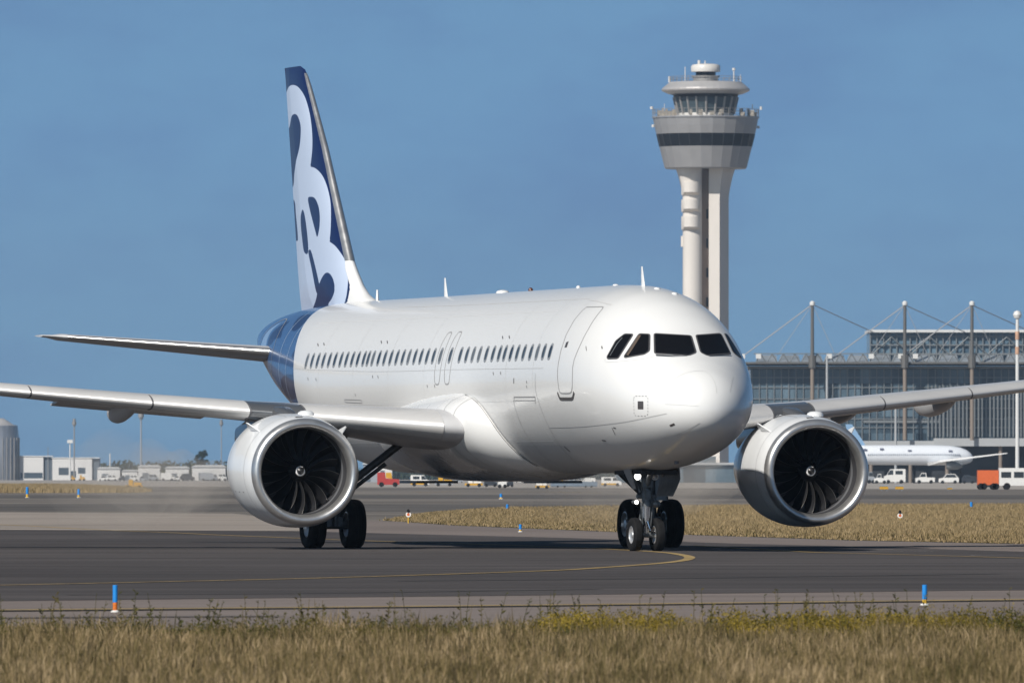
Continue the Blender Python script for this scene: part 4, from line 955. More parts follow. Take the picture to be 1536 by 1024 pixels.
for u, vt in ((1217.5,455),(1356,456),(1456.5,456)):
    m = MB().tube((X(u),-5.6,zt_(660)),(X(u),-5.6,zt_(547)),.48,.48,14).build('roof_mast', M['col'], term)
    MB().tube((X(u),-5.6,zt_(547)),(X(u),-5.6,zt_(457)),.46,.36,14).tube((X(u),-5.6,zt_(552)),(X(u),-5.6,zt_(533)),.9,.9,8).build('mast_shaft', M['mast'], m)
    MB().lathe([(.3,-.6),(.62,-.4),(.62,.2),(.3,.55),(.001,.6)],(X(u),-5.6,zt_(455.5)),n=14).build('mast_cap', M['pale'], m)
    mb = MB()
    for du, v2, y2, r in ((-102,533,-4.5,.13),(95,497,14,.12),(-60,545,-4,.06),(40,545,-4,.06)): mb.tube((X(u),-5.6,zt_(vt+2)),(X(u+du),y2,zt_(v2)),r,r,5)
    mb.build('stay_cable', M['cable'], m)
mb = MB()
for u in (1113,1137,1243,1306,1350,1372): mb.box(X(u)-.6,X(u)+.6,-5,-4,zt_(538),zt_(531))
mb.build('cable_anchor', M['pale'], term, None)
for u in (1131,1180,1306,1365,1420,1500,1560): MB().tube((X(u),-2.5,0),(X(u),-2.5,zt_(668)),.45,.45,10).build('ground_column', M['col'], term)
MB().box(X(925), X(1126), 0, 60, .1, zt_(697)).build('podium_wall', M['facade'], term, None); MB().box(X(923), X(1128), -1, 61, zt_(697), zt_(693.5)).build('podium_roof', M['canopy'], term, None); MB().box(X(990), X(1075), 10, 50, zt_(693.5), zt_(684)).build('plant_room', M['mull'], term, None)
M['faded'] = mat('faded_orange', (.50,.30,.20), .6, var=.2, scale=1)
# loose poles in front of the terminal
def pole(name, u, v0, v1, d, r, m, lab, cat, head=None, grp=None):
    x, y = (u-768)/F*d, d; t = empty(name, (x, y, 0), lab, cat, grp); zb, z1 = 0, HC+(YH-v1)/F*d
    MB().tube((0,0,0),(0,0,z1),r,r*.8,12).build('mast', m, t)
    if head == 'ball': MB().lathe([(.001,-r*2.2),(r*1.6,-r*1.6),(r*2.2,0),(r*1.6,r*1.6),(.001,r*2.2)],(0,0,z1),n=16).build('cap', M['pale'], t)
    if head == 'flood':
        w = r*2.4; b = MB().tube((0,0,z1-r*8),(0,0,z1+r*2),w*.75,w*.8,12).lathe([(w*1.2,-r*2),(w*1.2,r*2)],(0,0,z1-r*4),n=14); b.build('lamp_head', M['steel'], t)
    if head == 'lamp': MB().box(-r*3.6,r*3.6,-r*2,r*2,z1-r*2,z1+r*2.4).build('lamp_head', M['pale'], t)
    return t
pole('light_pole', 1240.5, 0, 534, 2600, .32, M['canopy'], 'slim white pole left of the second roof mast, in front of the terminal', 'pole', None, 'white poles in front of the terminal')
pole('light_pole', 1343.5, 0, 604, 2580, .32, M['canopy'], 'shorter white pole rising behind the parked airliner', 'pole', None, 'white poles in front of the terminal')
t = pole('light_pole', 1526, 0, 472, 2350, .42, M['pale'], 'tallest white pole with faded orange bands near its top at the right edge', 'pole', 'ball', 'white poles in front of the terminal')
for (v0, v1, m) in ((531,520,M['faded']),(509,497,M['faded'])):
    MB().tube((0,0,HC+(YH-v0)/F*2350),(0,0,HC+(YH-v1)/F*2350),.46,.46,12).build('painted_band', m, t)

# ================================================================== PARKED AIRLINER (background)
DB = 2520.; sB = DB/F
M['bgwhite'] = mat('parked_jet_white', (.66,.69,.74), .35, coat=.3, var=.03, scale=.3); M['bgblue'] = mat('parked_jet_tail_blue', (.20,.34,.52), .4); M['bgwin'] = mat('parked_jet_windows', (.22,.25,.30), .4); M['bgred'] = mat('mark_dark', (.12,.13,.2), .5)
pj = empty('airliner', ((1380-768)*sB, DB, 0), 'white airliner parked in front of the terminal, seen beyond the right engine', 'airliner')
def bx(u): return (u-1380)*sB
def bz(v): return HC+(YH-v)*sB
R = []
for u, vt, vb in [(1262,672,684),(1275,669,690),(1290,667.5,695),(1310,667,697),(1400,667,697.5),(1425,668,697.5),(1440,670.5,697),(1450,674.5,695.5),(1456,679,693),(1459,684,690)]:
    zc, h = (bz(vt)+bz(vb))/2, (bz(vt)-bz(vb))/2; R.append([(bx(u), 2.1*h/2.25*math.cos(a), zc+h*math.sin(a)) for a in np.linspace(0, 2*math.pi, 28, endpoint=False)])
MB().loft(R).build('fuselage', M['bgwhite'], pj, 50)
mb = MB()
for u in np.arange(1302, 1440, 3.1): mb.box(bx(u)-.10, bx(u)+.10, -2.20, -1.9, bz(682.5), bz(680.5))
mb.build('cabin_window_row', M['bgwin'], pj, None)
mb = MB()
for u, v in ((1297,674),(1322,673),(1364,675.5),(1425,676)): mb.box(bx(u)-.4, bx(u)+.4, -2.12, -1.7, bz(v+1.2), bz(v-1.2))
mb.build('door_mark', M['bgred'], pj, None)
MB().loft([[(bx(u), y, bz(v)) for u, y, v in q] for q in ([(1276,-.25,672),(1298,-.3,667),(1298,.3,667),(1276,.25,672)],[(1268,-.12,636),(1278,-.12,636),(1278,.12,636),(1268,.12,636)])]).build('tail_fin', M['bgblue'], pj, None)
MB().loft([[(bx(1390),-1.5,bz(694)),(bx(1424),-1.5,bz(692)),(bx(1426),-1.5,bz(696)),(bx(1392),-1.5,bz(698))],[(bx(1408),-7,bz(690)),(bx(1424),-7,bz(688)),(bx(1424),-7,bz(690.5)),(bx(1408),-7,bz(693))],[(bx(1500),-17,bz(679.5)),(bx(1506),-17,bz(679)),(bx(1506),-17,bz(680.2)),(bx(1500),-17,bz(681))]]).build('wing', M['white'], pj, None)
MB().lathe([(.9,-1.8),(1.1,-1.2),(1.05,.6),(.6,1.8)],(bx(1430),-6,bz(697)),'x',20).build('engine', M['mull'], pj)
MB().tube((bx(1440),0,bz(697)),(bx(1440),0,.4),.2,.2,8).tube((bx(1372),1.8,bz(697)),(bx(1372),1.8,.4),.3,.3,8).tube((bx(1440),-.3,.45),(bx(1440),.3,.45),.45,.45,14).tube((bx(1372),1.5,.55),(bx(1372),2.3,.55),.55,.55,14).build('undercarriage', M['tyre'], pj)

# ================================================================== VEHICLES
M['vwhite'] = mat('vehicle_white', (.70,.69,.67), .4, coat=.3, var=.04); M['vred'] = mat('vehicle_red', (.36,.035,.03), .45, var=.1); M['vyel'] = mat('vehicle_yellow', (.55,.30,.02), .5, var=.1); M['vor'] = mat('trailer_orange', (.60,.12,.03), .5, var=.08); M['vdark'] = mat('vehicle_dark', (.03,.035,.045), .4); M['vgrey'] = mat('vehicle_grey', (.28,.30,.33), .45, var=.1); M['vwin'] = mat('vehicle_window', (.03,.035,.04), .15); M['vblue'] = mat('vehicle_blue_grey', (.13,.18,.24), .5)
def rect(u0, u1, v0, v1, d=None):
    """place a vehicle: base row v1 on the ground"""
    d = d or F*HC/(v1-YH); return (u0+u1)/2, d, (u1-u0)/F*d, (v1-v0)/F*d
def vehicle(name, u0, u1, v0, v1, lab, cat, col, style='van', face=1, grp=None, m2=None, depth=2.0, d=None):
    u, d, L, H = rect(u0, u1, v0, v1, d); t = empty(name, ((u-768)/F*d, d, 0), lab, cat, grp); w = depth/2; hx = L/2; wr = min(.42, H*.17); fl = wr*.9
    if face < 0: fx = lambda x: -x
    else: fx = lambda x: x
    def side(poly, y0, y1): 
        n = len(poly); V = [(fx(x), y0, z) for x, z in poly]+[(fx(x), y1, z) for x, z in poly]
        return V, [tuple(range(n)), tuple(range(n, 2*n))[::-1]]+[(i, n+i, n+(i+1) % n, (i+1) % n) for i in range(n)]
    b, g = MB(), MB(); c2 = MB()
    if style == 'van':
        b.add(*side([(-hx,fl),(hx,fl),(hx,H*.50),(hx*.74,H*.58),(hx*.42,H*.98),(-hx*.95,H),(-hx,H*.95)],-w,w))
        g.add(*side([(hx*.70,H*.60),(hx*.44,H*.92),(hx*.15,H*.92),(hx*.15,H*.60)],-w-.02,w+.02)); g.add(*side([(-hx*.75,H*.62),(-hx*.75,H*.88),(-hx*.05,H*.88),(-hx*.05,H*.62)],-w-.02,w+.02))
    elif style == 'car':
        b.add(*side([(-hx,fl),(hx,fl),(hx,H*.52),(hx*.55,H*.60),(hx*.22,H),(-hx*.62,H),(-hx*.92,H*.62),(-hx,H*.55)],-w,w))
        g.add(*side([(hx*.48,H*.62),(hx*.20,H*.94),(-hx*.58,H*.94),(-hx*.84,H*.63)],-w-.02,w+.02))
    elif style == 'pickup':
        b.add(*side([(-hx,fl),(hx,fl),(hx,H*.52),(hx*.62,H*.58),(hx*.36,H),(-hx*.10,H),(-hx*.16,H*.58),(-hx,H*.56)],-w,w)); g.add(*side([(hx*.58,H*.62),(hx*.36,H*.93),(-hx*.06,H*.93),(-hx*.06,H*.62)],-w-.02,w+.02))
    elif style == 'truck':
        b.add(*side([(-hx,fl),(hx*.50,fl),(hx*.50,H),(-hx,H)],-w,w)); c2.add(*side([(hx*.54,fl),(hx,fl),(hx,H*.55),(hx*.86,H*.80),(hx*.54,H*.82)],-w*.95,w*.95)); g.add(*side([(hx*.66,H*.52),(hx*.96,H*.52),(hx*.84,H*.76),(hx*.66,H*.76)],-w*.95-.03,w*.95+.03))
    elif style == 'tug':
        b.add(*side([(-hx,fl),(hx,fl),(hx,H*.52),(-hx*.25,H*.60),(-hx*.30,H),(-hx,H)],-w,w)); c2.add(*side([(-hx*.22,H*.62),(hx*.35,H*.56),(hx*.28,H*.98),(-hx*.22,H*.98)],-w*.9,w*.9))
    elif style == 'bus':
        b.add(*side([(-hx,fl*1.3),(hx,fl*1.3),(hx,H*.98),(hx*.97,H),(-hx*.97,H),(-hx,H*.98)],-w,w))
        for k in range(3): g.add(*side([(-hx*.9+hx*.62*k,H*.55),(-hx*.9+hx*.62*k+hx*.48,H*.55),(-hx*.9+hx*.62*k+hx*.48,H*.82),(-hx*.9+hx*.62*k,H*.82)],-w-.02,w+.02))
    elif style == 'box':
        b.add(*side([(-hx,fl*1.6),(hx,fl*1.6),(hx,H),(-hx,H)],-w,w)); c2.add(*side([(-hx*.98,fl*.9),(hx*.98,fl*.9),(hx*.98,fl*1.55),(-hx*.98,fl*1.55)],-w*.9,w*.9))
    elif style == 'loader':
        b.add(*side([(-hx,fl),(hx,fl),(hx,H*.34),(-hx,H*.34)],-w,w)); c2.add(*side([(-hx*.6,H*.36),(-hx*.1,H*.36),(-hx*.1,H),(-hx*.6,H)],-w*.8,w*.8)); c2.add(*side([(0,H*.36),(hx*.8,H*.36),(hx*.9,H*.62),(0,H*.7)],-w*.8,w*.8))
    b.build('body', col, t, None)
    if c2.v: c2.build('cab' if style in ('truck', 'tug', 'loader') else 'chassis', m2 or col, t, None)
    if g.v: g.build('window', M['vwin'], t, None)
    for x in ((-.62, .62) if style != 'box' else (-.7, -.4, .5, .75)):
        for y in (-w, w): MB().tube((fx(hx*x), y-.11, wr), (fx(hx*x), y+.11, wr), wr, wr, 14).build('wheel', M['tyre'], t)
    if style == 'van' and m2: MB().box(-hx*1.01, hx*.5, -w-.04, w+.04, fl, H*.33).build('side_skirt', m2, t, None)
    return t
G1 = 'white service vehicles parked under the terminal'
vehicle('service_van',1326,1358,703,725,'tall white van with a side window, tallest of the white vehicles by the parked airliner','van',M['vwhite'],'van',-1,G1,d=2440)
vehicle('pickup_truck',1311,1330,710,724.5,'white pickup just left of the tall white van','pickup',M['vwhite'],'pickup',-1,G1,d=2435)
vehicle('parked_car',1302,1312,706,723.5,'grey car half hidden beside the right engine','car',M['vgrey'],'car',1,G1,d=2470)
vehicle('pickup_truck',1373,1402,708.5,724.5,'white pickup with low bed, right of the tall white van','pickup',M['vwhite'],'pickup',-1,G1,d=2445)
vehicle('parked_car',1408,1438,710,724.5,'white estate car between the pickup and the orange trailer','car',M['vwhite'],'car',-1,G1,d=2445)
vehicle('parked_car',1443,1462,711,724,'small dark car left of the orange trailer','car',M['vdark'],'car',1,None,d=2460)
vehicle('cargo_trailer',1466,1497.5,705,734,'orange box trailer hitched beside the white bus','trailer',M['vor'],'box',1,None,M['vdark'],2.4)
vehicle('apron_bus',1498,1560,701.5,734,'white apron bus with dark windows at the right edge','bus',M['vwhite'],'bus',1,None,None,2.5)
G2 = 'ground service vehicles seen below the belly'
vehicle('baggage_tug',566,599,708,730,'red tug with upright back, seen between the left wheel and the belly','tug',M['vred'],'tug',1,G2,M['vyel'])
vehicle('service_van',616,644,712,729,'white van with yellow skirt, right of the red tug','van',M['vwhite'],'van',1,G2,M['vyel'])
vehicle('loader',652,680,714,729,'grey and yellow loader right of the white van with yellow skirt','loader',M['vgrey'],'loader',1,G2,M['vyel'])
vehicle('loader',697,724,714,730,'yellow loader with white cab below the middle of the belly','loader',M['vyel'],'loader',1,G2,M['vwhite'])
vehicle('parked_car',726,746,716,730,'dark car below the middle of the belly','car',M['vdark'],'car',1,G2)
vehicle('service_van',747,760,715,731.5,'small white van between two dark vehicles below the belly','van',M['vwhite'],'van',-1,G2)
vehicle('parked_car',760,770,717,730,'dark hatchback right of the small white van','car',M['vdark'],'car',-1,G2)
vehicle('loader',803,824,718,733,'white box on a yellow loader beneath the forward belly','loader',M['vyel'],'loader',-1,G2,M['vwhite'])
vehicle('baggage_trailer',826,896,722,731,'long low blue grey baggage trailer behind the nose gear','trailer',M['vblue'],'box',1,G2,M['vgrey'])
vehicle('loader',838,852,719,729,'small yellow loader on the blue grey trailer side','loader',M['vyel'],'loader',1,G2,M['vyel'],d=1850)
vehicle('service_van',902,932,715,729,'pale van partly behind the nose gear door','van',M['vwhite'],'van',1,G2,M['vyel'])
vehicle('airfield_loader',188,214,719,731.5,'orange yellow machine on the grass strip at left','loader',M['vyel'],'loader',1,None,M['vyel'])
# yellow crates on the apron
for u0, u1, lab in ((1319.5,1332,'yellow equipment crate below the tall white van, left one'),(1343,1355,'yellow equipment crate below the tall white van, right one'),(1421,1428,'smallest yellow crate, nearest the orange trailer')):
    u, d, L, H = rect(u0, u1, 727.5, 735.3); t = empty('equipment_crate', ((u-768)/F*d, d, 0), lab, 'crate', 'yellow crates on the apron')
    if u0 > 1400: H *= .75
    MB().box(-L/2,L/2,-.6,.6,.15,H).build('crate_body', M['vyel'], t, None); MB().box(-L/2-.05,L/2+.05,-.65,.65,H-.12,H+.03).box(-L*.4,-L*.2,-.5,.5,0,.15).box(L*.2,L*.4,-.5,.5,0,.15).build('crate_frame', M['vgrey'], t, None)

# ================================================================== LEFT BACKGROUND
DL = 4400.; sL = DL/F
def lx_(u): return (u-768)*sL
def lz(v): return HC+(YH-v)*sL
M['tank'] = mat('silver_tank', (.30,.30,.31), .3, metal=.7, var=.5, scale=.35, stretch=(1,1,.1)); M['bwall'] = mat('white_building', (.62,.61,.60), .6, var=.04, scale=.1); M['bgreyblue'] = mat('blue_grey_wall', (.10,.125,.155), .6); M['bwin'] = mat('building_window', (.06,.08,.10), .25)
t = empty('storage_tank', (lx_(2), DL, 0), 'large silver round tank with a conical top at the left edge', 'tank')
MB().lathe([(26*sL, 0),(26.5*sL, lz(655)),(24.5*sL, lz(638))], n=40).build('tank_shell', M['tank'], t, 60); MB().lathe([(24.6*sL, lz(638)),(18*sL, lz(636.5)),(10*sL, lz(631)),(3*sL, lz(627)),(.01, lz(627))], n=40).build('tank_roof', M['roofclad'], t, 40)
mb = MB()
for a in np.linspace(0, 2*math.pi, 26, endpoint=False): mb.tube((26.6*sL*math.cos(a), 26.6*sL*math.sin(a), 0), (26.8*sL*math.cos(a), 26.8*sL*math.sin(a), lz(656)), .22, .22, 5)
mb.build('tank_rib', M['steel'], t)
def building(u0, u1, v0, ud, lab, win, d=DL):
    s = d/F; t = empty('white_building', ((u0-768)*s, d, 0), lab, 'building', 'low white buildings at left'); L = (u1-u0)*s; H = HC+(YH-v0)*s; D2 = (ud-u1)*s
    MB().box(0, L, 0, 14, 0, H).build('wall', M['bwall'], t, None); MB().box(L, L+D2, 1.0, 14, 0, H*.98).build('side_wall', M['bgreyblue'], t, None); MB().box(-.3, L+D2+.3, -.3, 14.3, H, H+.35).build('roof_edge', M['pale'], t, None)
    for a, b, va, vb in win: MB().box((a-u0)*s, (b-u0)*s, -.06, .2, max(.05, HC+(YH-vb)*s), HC+(YH-va)*s).build('window', M['bwin'], t, None)
    return t
building(29.5, 65, 684.5, 78, 'left white building with dark base beside the silver tank', [(31,33.5,708.5,717),(36,64,708.5,717)])
building(78.5, 138, 687, 148.5, 'wider white building with dark windows, right of the first', [(88,103,701,712),(117,128,701,710),(106,114,706,716)])
pole('light_pole', 111.3, 0, 630, 4200, .28, M['steel'], 'tall floodlight mast with dark round head, standing before the wider white building', 'light pole', 'flood', 'floodlight masts at left')
pole('light_pole', 105, 0, 662, 4180, .28, M['pale'], 'shorter mast with a pale boxy head left of the tall floodlight mast', 'light pole', 'lamp', 'floodlight masts at left')
pole('light_pole', 211.5, 0, 617, 4300, .38, M['vgrey'], 'thin floodlight mast under the left wing', 'light pole', 'flood', 'floodlight masts at left')
pole('light_pole', 332, 0, 631, 5200, .30, M['vgrey'], 'faint distant mast left of the left engine', 'light pole', 'flood', 'floodlight masts at left')
pole('antenna_mast', 72, 0, 670, 4400, .15, M['steel'], 'thin antenna on the dark part of the left white building', 'antenna')
pole('antenna_mast', 165, 0, 680, 4600, .3, M['bwall'], 'small pale mast right of the white buildings', 'antenna')
# distant trees: dark leafy masses along the horizon, one round tree standing out
M['far_leaf'] = grassmat('distant_leaf', [(.018,.028,.016),(.035,.05,.025),(.06,.075,.035)]); M['bark'] = mat('bark', (.07,.05,.035), .9, var=.3)
def leafcloud(centres, leaf, per):
    V = []
    for (x, y, z, rx, ry, rz) in centres:
        p = rng.normal(0, 1, (per, 3)); p /= np.linalg.norm(p, axis=1, keepdims=True); q = rng.random(per)[:, None]**.4; c = np.array((x, y, z))+p*q*np.array((rx, ry, rz))
        a = rng.normal(0, 1, (per, 3)); a /= np.linalg.norm(a, axis=1, keepdims=True); b = np.cross(a, rng.normal(0, 1, (per, 3))); b /= np.linalg.norm(b, axis=1, keepdims=True); s = leaf*(.5+rng.random(per))[:, None]
        V.append(np.stack([c-a*s, c+b*s*.6, c+a*s, c-b*s*.6], 1))
    return np.concatenate(V).reshape(-1, 3)
def leafmesh(name, V, m, parent=None):
    nq = len(V)//4; me = bpy.data.meshes.new(name); me.vertices.add(len(V)); me.vertices.foreach_set('co', V.astype(np.float32).ravel()); me.loops.add(len(V)); me.loops.foreach_set('vertex_index', np.arange(len(V), dtype=np.int32))
    me.polygons.add(nq); me.polygons.foreach_set('loop_start', (np.arange(nq)*4).astype(np.int32)); me.materials.append(m); me.update(calc_edges=True); me.validate()
    o = bpy.data.objects.new(name, me); COL.objects.link(o); o.parent = parent; return o
def tree(u, vt, vb, w, d, lab, cat='tree', grp=None):
    s = d/F; x = (u-768)*s; t = empty('tree', (x, d, 0), lab, cat, grp); H = HC+(YH-vt)*s; zc0 = HC+(YH-vb)*s; R = w*s/2
    b = MB().tube((0,0,0),(0,0,H*.6),R*.09,R*.05,10)
    for k in range(6): a = k*1.05; b.tube((0,0,H*.45),(R*.6*math.cos(a),R*.6*math.sin(a),H*.75),R*.04,R*.015,6)
    b.build('trunk', M['bark'], t)
    C = [(rnd.gauss(0,R*.45),rnd.gauss(0,R*.45),rnd.uniform(zc0*.7+H*.1,H-R*.3),R*rnd.uniform(.3,.5),R*.4,R*rnd.uniform(.25,.4)) for _ in range(16)]
    leafmesh('crown', leafcloud(C, R*.10, 160), M['far_leaf'], t)
tree(302, 674, 697, 19, 4300, 'dark round tree rising above the low buildings left of the left engine', 'tree')
C = []
for i in range(420):
    u = rnd.uniform(-100, 1640); d = rnd.uniform(4700, 5600); s = d/F; h = rnd.uniform(3.0, 6.5)+(2.5 if 140 < u < 420 else 0); C.append(((u-768)*s, d, h*.45, rnd.uniform(6, 14), 6, h*.55))
tag(leafmesh('distant_treeline', leafcloud(C, .9, 90), M['far_leaf']), kind='stuff')
# low pale sheds and parked vehicles under the left wing
for (u0, u1, v0, lab) in ((146,180,700,'low white shed right of the wider white building'),(183,206,704,'small low shed beside the white shed at left'),(207,240,697,'pale grey hangar roof near the yellow machine'),(248,283,699,'white hangar left of the dark round tree'),(288,338,697,'long white hangar touching the left engine in view'),(345,420,699,'long white hangar hidden mostly behind the left engine'),(545,566,692,'grey white shed left of the pale tower block'),(566,588,688,'pale tower block behind the red tug')):
    d = 3900 if u0 < 500 else 3000; s = d/F; t = empty('airport_shed', ((u0-768)*s, d, 0), lab, 'shed', 'low sheds in the distance'); L = (u1-u0)*s; H = HC+(YH-v0)*s
    MB().box(0, L, 0, 10, 0, H*.86).build('wall', M['bwall'] if rnd.random() < .7 else M['vgrey'], t, None)
    P = [(-.4,-.4,H*.86),(L+.4,-.4,H*.86),(L+.4,10.4,H*.86),(-.4,10.4,H*.86),(L*.08,5,H),(L*.92,5,H)]; mesh('roof', P, [(0,1,5,4),(2,3,4,5),(0,4,3),(1,2,5),(3,2,1,0)], M['pale'], t)
    MB().box(L*.2, L*.5, -.05, .1, .1, H*.5).build('gate', M['bgreyblue'], t, None)
GL = 'vehicles parked far off under the left wing'
for k, (u0, u1, v0, st, mm, lab) in enumerate(((160,176,712,'van',M['vwhite'],'white van far left, beside the low white shed'),(222,238,711,'van',M['vgrey'],'grey van left of the white hangar'),(241,262,709,'truck',M['vwhite'],'white truck before the white hangar'),(270,292,710,'car',M['vdark'],'dark car before the long white hangar'),(118,128,712,'loader',M['vyel'],'yellow loader before the wider white building'),(106,113,713,'loader',M['vyel'],'tiny yellow loader at the foot of the tall floodlight mast'),(300,326,709,'truck',M['vgrey'],'grey truck closest to the left engine'))):
    vehicle('far_vehicle', u0, u1, v0, 720.6, lab, {'van':'van','truck':'truck','car':'car','loader':'loader'}[st], mm, st, 1, GL, M['vyel'] if st == 'loader' else None)

kinds = ['van', 'car', 'truck', 'loader', 'pickup']; cats = {'van':'van','car':'car','truck':'truck','loader':'loader','pickup':'pickup'}
FARV = [(573,588,719,'van','vwhite','white van standing close beside the red tug'),(683,695,718,'car','vgrey','grey car between the two yellow loaders below the belly'),(772,786,717,'truck','vwhite','white truck right of the dark hatchback below the belly'),(787,801,719,'car','vdark','dark car left of the white box loader'),(853,868,718,'van','vgrey','grey van above the blue grey trailer, nearer the tail end'),(872,893,716.5,'truck','vwhite','white truck behind the blue grey trailer near the nose gear'),(1018,1034,716,'van','vgrey','grey van right of the nose gear wheels'),(1040,1061,715,'truck','vwhite','white truck in the gap between nose gear and right engine'),(1066,1080,718,'car','vdark','dark car in the gap beside the right engine'),(1084,1099,716,'van','vwhite','white van touching the right engine in view'),
 (148,160,713,'car','vwhite','white car at the corner of the wider white building'),(178,188,713,'car','vdark','dark car left of the orange yellow machine'),(194,207,712,'van','vwhite','white van behind the orange yellow machine'),(209,220,714,'car','vgrey','grey car right of the orange yellow machine'),(263,270,713,'car','vwhite','tiny white car between white truck and dark car'),(327,340,710,'van','vwhite','white van nearest the rim of the left engine')]
for (u0, u1, v0, st, mm, lab) in FARV: vehicle('far_vehicle', u0, u1, v0, 723.4 if u0 > 500 else 720.9, lab, cats[st], M[mm], st, 1 if int(u0) % 2 else -1, 'small vehicles along the horizon', M['vyel'] if st == 'loader' else None)

# thin summer air
M['haze'] = bpy.data.materials.new('air'); M['haze'].use_nodes = True; hn = M['haze'].node_tree; hn.nodes.clear()
ho = hn.nodes.new('ShaderNodeOutputMaterial'); hv = hn.nodes.new('ShaderNodeVolumePrincipled'); hv.inputs['Color'].default_value = (.60,.78,1.0,1); hv.inputs['Density'].default_value = 5e-5; hv.inputs['Anisotropy'].default_value = .2; hn.links.new(hv.outputs[0], ho.inputs['Volume'])
tag(MB().box(-1520, 1520, -20, 6220, -1.5, 125).build('haze', M['haze'], None, None), kind='stuff')

M['exh'] = bpy.data.materials.new('hot_exhaust'); M['exh'].use_nodes = True; hn = M['exh'].node_tree; hn.nodes.clear()
ho = hn.nodes.new('ShaderNodeOutputMaterial'); hv = hn.nodes.new('ShaderNodeVolumePrincipled'); hv.inputs['Color'].default_value = (.86,.78,.70,1)
tcx = hn.nodes.new('ShaderNodeTexCoord'); nx = hn.nodes.new('ShaderNodeTexNoise'); nx.inputs['Scale'].default_value = .9; nx.inputs['Detail'].default_value = 3; hn.links.new(tcx.outputs['Object'], nx.inputs['Vector'])
mr = hn.nodes.new('ShaderNodeMapRange'); mr.inputs['From Min'].default_value = .33; mr.inputs['From Max'].default_value = .66; mr.inputs['To Max'].default_value = .11; hn.links.new(nx.outputs['Fac'], mr.inputs['Value'])
sx = hn.nodes.new('ShaderNodeSeparateXYZ'); hn.links.new(tcx.outputs['Object'], sx.inputs[0]); m2 = hn.nodes.new('ShaderNodeMapRange'); m2.inputs['From Min'].default_value = 19; m2.inputs['From Max'].default_value = 35; m2.inputs['To Min'].default_value = 1.9; m2.inputs['To Max'].default_value = 0; hn.links.new(sx.outputs[0], m2.inputs['Value'])
mm = hn.nodes.new('ShaderNodeMath'); mm.operation = 'MULTIPLY'; hn.links.new(mr.outputs['Result'], mm.inputs[0]); hn.links.new(m2.outputs['Result'], mm.inputs[1]); hn.links.new(mm.outputs[0], hv.inputs['Density']); hn.links.new(hv.outputs[0], ho.inputs['Volume'])
for sg in (1, -1):
    R = []
    for k, x in enumerate(np.linspace(17.5, 38, 22)):
        t = k/21; r0 = (.35+.85*min(1, t*1.6))*(1 if t < .7 else (1-t)/.3*.9+.1)
        R.append([(x, sg*YE+r0*1.15*(1+.16*math.sin(3*a+x*1.3)+.1*math.sin(5*a-x*2.1))*math.sin(a), max(.12, 1.5+r0*(1+.14*math.sin(4*a+x*1.7))*math.cos(a))) for a in np.linspace(0, 2*math.pi, 28, endpoint=False)])
    e = MB().loft(R[::-1]).build('exhaust_haze', M['exh'], None, None); e.location = PLANE.location; e.rotation_euler = PLANE.rotation_euler; tag(e, kind='stuff')

# ================================================================== SKY, SUN, CAMERA
SUN_AZ, SUN_EL = math.radians(35), math.radians(39)      # azimuth: left of the camera's back
sd = np.array((-math.sin(SUN_AZ)*math.cos(SUN_EL), -math.cos(SUN_AZ)*math.cos(SUN_EL), math.sin(SUN_EL)))
L = bpy.data.lights.new('sun', 'SUN'); L.energy = 4.75; L.angle = math.radians(.5); L.color = (1, .95, .87)
so = bpy.data.objects.new('sun', L); COL.objects.link(so)
from mathutils import Vector
so.rotation_euler = Vector(tuple(sd)).to_track_quat('Z', 'Y').to_euler(); so.location = (-300, -300, 400)
w = bpy.data.worlds.new('World'); scene.world = w; w.use_nodes = True; nt = w.node_tree; bg = nt.nodes['Background']
sky = N(nt, 'ShaderNodeTexSky'); sky.sky_type = 'NISHITA'; sky.sun_disc = False; sky.sun_elevation = SUN_EL; sky.sun_rotation = math.atan2(sd[0], sd[1]); sky.air_density = 1.0; sky.dust_density = .6; sky.ozone_density = 1.5
tc = N(nt, 'ShaderNodeTexCoord'); mp = N(nt, 'ShaderNodeSeparateXYZ'); nt.links.new(tc.outputs['Generated'], mp.inputs[0])
mz = N(nt, 'ShaderNodeMath', operation='MAXIMUM'); mz.inputs[1].default_value = 0; nt.links.new(mp.outputs[2], mz.inputs[0])
ma = N(nt, 'ShaderNodeMath', operation='MULTIPLY_ADD'); ma.inputs[1].default_value = 1.2; ma.inputs[2].default_value = .36; nt.links.new(mz.outputs[0], ma.inputs[0])
cb = N(nt, 'ShaderNodeCombineXYZ'); nt.links.new(mp.outputs[0], cb.inputs[0]); nt.links.new(mp.outputs[1], cb.inputs[1]); nt.links.new(ma.outputs[0], cb.inputs[2])
nv = N(nt, 'ShaderNodeVectorMath', operation='NORMALIZE'); nt.links.new(cb.outputs[0], nv.inputs[0]); nt.links.new(nv.outputs[0], sky.inputs[0])
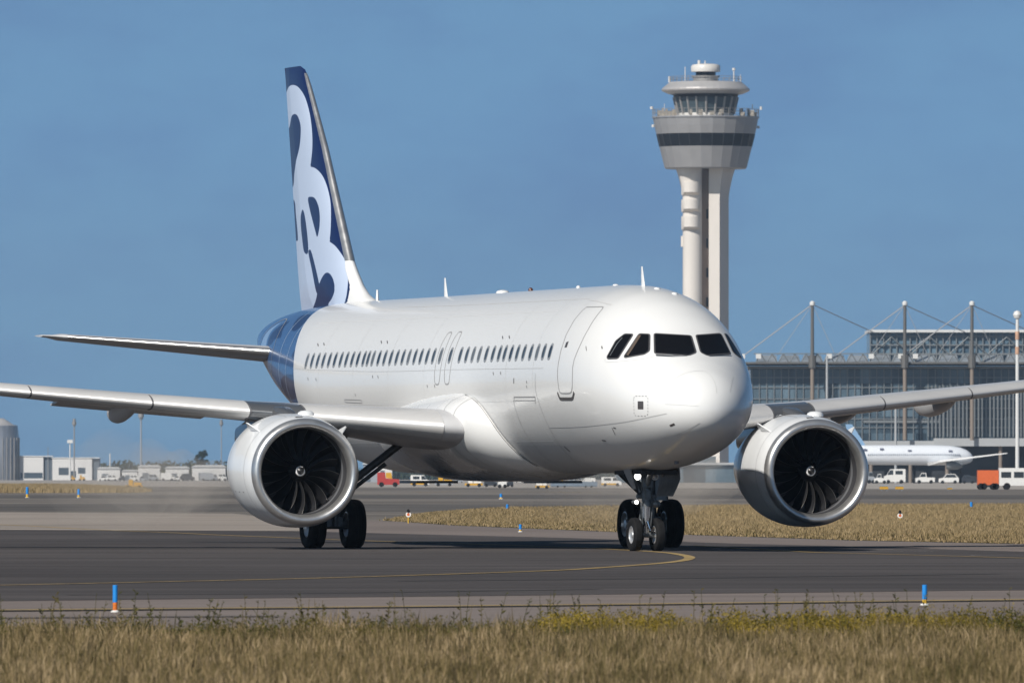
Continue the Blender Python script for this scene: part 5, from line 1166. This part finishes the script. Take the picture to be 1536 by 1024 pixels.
# faint smudges of thin dark cloud low over the horizon
cm = N(nt, 'ShaderNodeMapping'); cm.inputs['Scale'].default_value = (26, 26, 60); nt.links.new(tc.outputs['Generated'], cm.inputs['Vector'])
cn = N(nt, 'ShaderNodeTexNoise'); cn.inputs['Scale'].default_value = 1.; cn.inputs['Detail'].default_value = 7; cn.inputs['Roughness'].default_value = .6; nt.links.new(cm.outputs[0], cn.inputs['Vector'])
cr = N(nt, 'ShaderNodeMapRange'); cr.inputs['From Min'].default_value = .46; cr.inputs['From Max'].default_value = .68; cr.inputs['To Max'].default_value = .7; nt.links.new(cn.outputs['Fac'], cr.inputs['Value'])
cx = N(nt, 'ShaderNodeMix', data_type='RGBA', blend_type='MULTIPLY'); cx.inputs[7].default_value = (.80,.76,.86,1); nt.links.new(cr.outputs['Result'], cx.inputs['Factor']); nt.links.new(sky.outputs[0], cx.inputs[6])
fo = N(nt, 'ShaderNodeMapRange', interpolation_type='SMOOTHSTEP'); fo.inputs['From Min'].default_value = .03; fo.inputs['From Max'].default_value = .45; fo.inputs['To Min'].default_value = 1.; fo.inputs['To Max'].default_value = .36; nt.links.new(mz.outputs[0], fo.inputs['Value'])
tm = N(nt, 'ShaderNodeMapRange'); tm.inputs['From Max'].default_value = .03; nt.links.new(mz.outputs[0], tm.inputs['Value']); tx = N(nt, 'ShaderNodeMix', data_type='RGBA'); tx.inputs[6].default_value = (.83,.97,.90,1); tx.inputs[7].default_value = (.81,1.02,1.02,1); nt.links.new(tm.outputs['Result'], tx.inputs['Factor'])
tn = N(nt, 'ShaderNodeVectorMath', operation='MULTIPLY'); nt.links.new(tx.outputs[2], tn.inputs[1]); nt.links.new(cx.outputs[2], tn.inputs[0])
fs = N(nt, 'ShaderNodeVectorMath', operation='SCALE'); nt.links.new(tn.outputs[0], fs.inputs[0]); nt.links.new(fo.outputs['Result'], fs.inputs['Scale'])
nt.links.new(fs.outputs[0], bg.inputs['Color']); bg.inputs['Strength'].default_value = .122
cam = bpy.data.cameras.new('camera'); co = bpy.data.objects.new('camera', cam); COL.objects.link(co); scene.camera = co
cam.sensor_width = 36; cam.lens = 36*F/1536; cam.clip_start = 1; cam.clip_end = 20000
co.location = (0, 0, HC); co.rotation_euler = (math.pi/2, 0, 0); cam.shift_y = (YH-512)/1536
cam.dof.use_dof = True; cam.dof.focus_distance = 256; cam.dof.aperture_fstop = 12.0
vs = scene.view_settings; vs.view_transform = 'Standard'; vs.look = 'None'; vs.exposure = .09; vs.gamma = 1
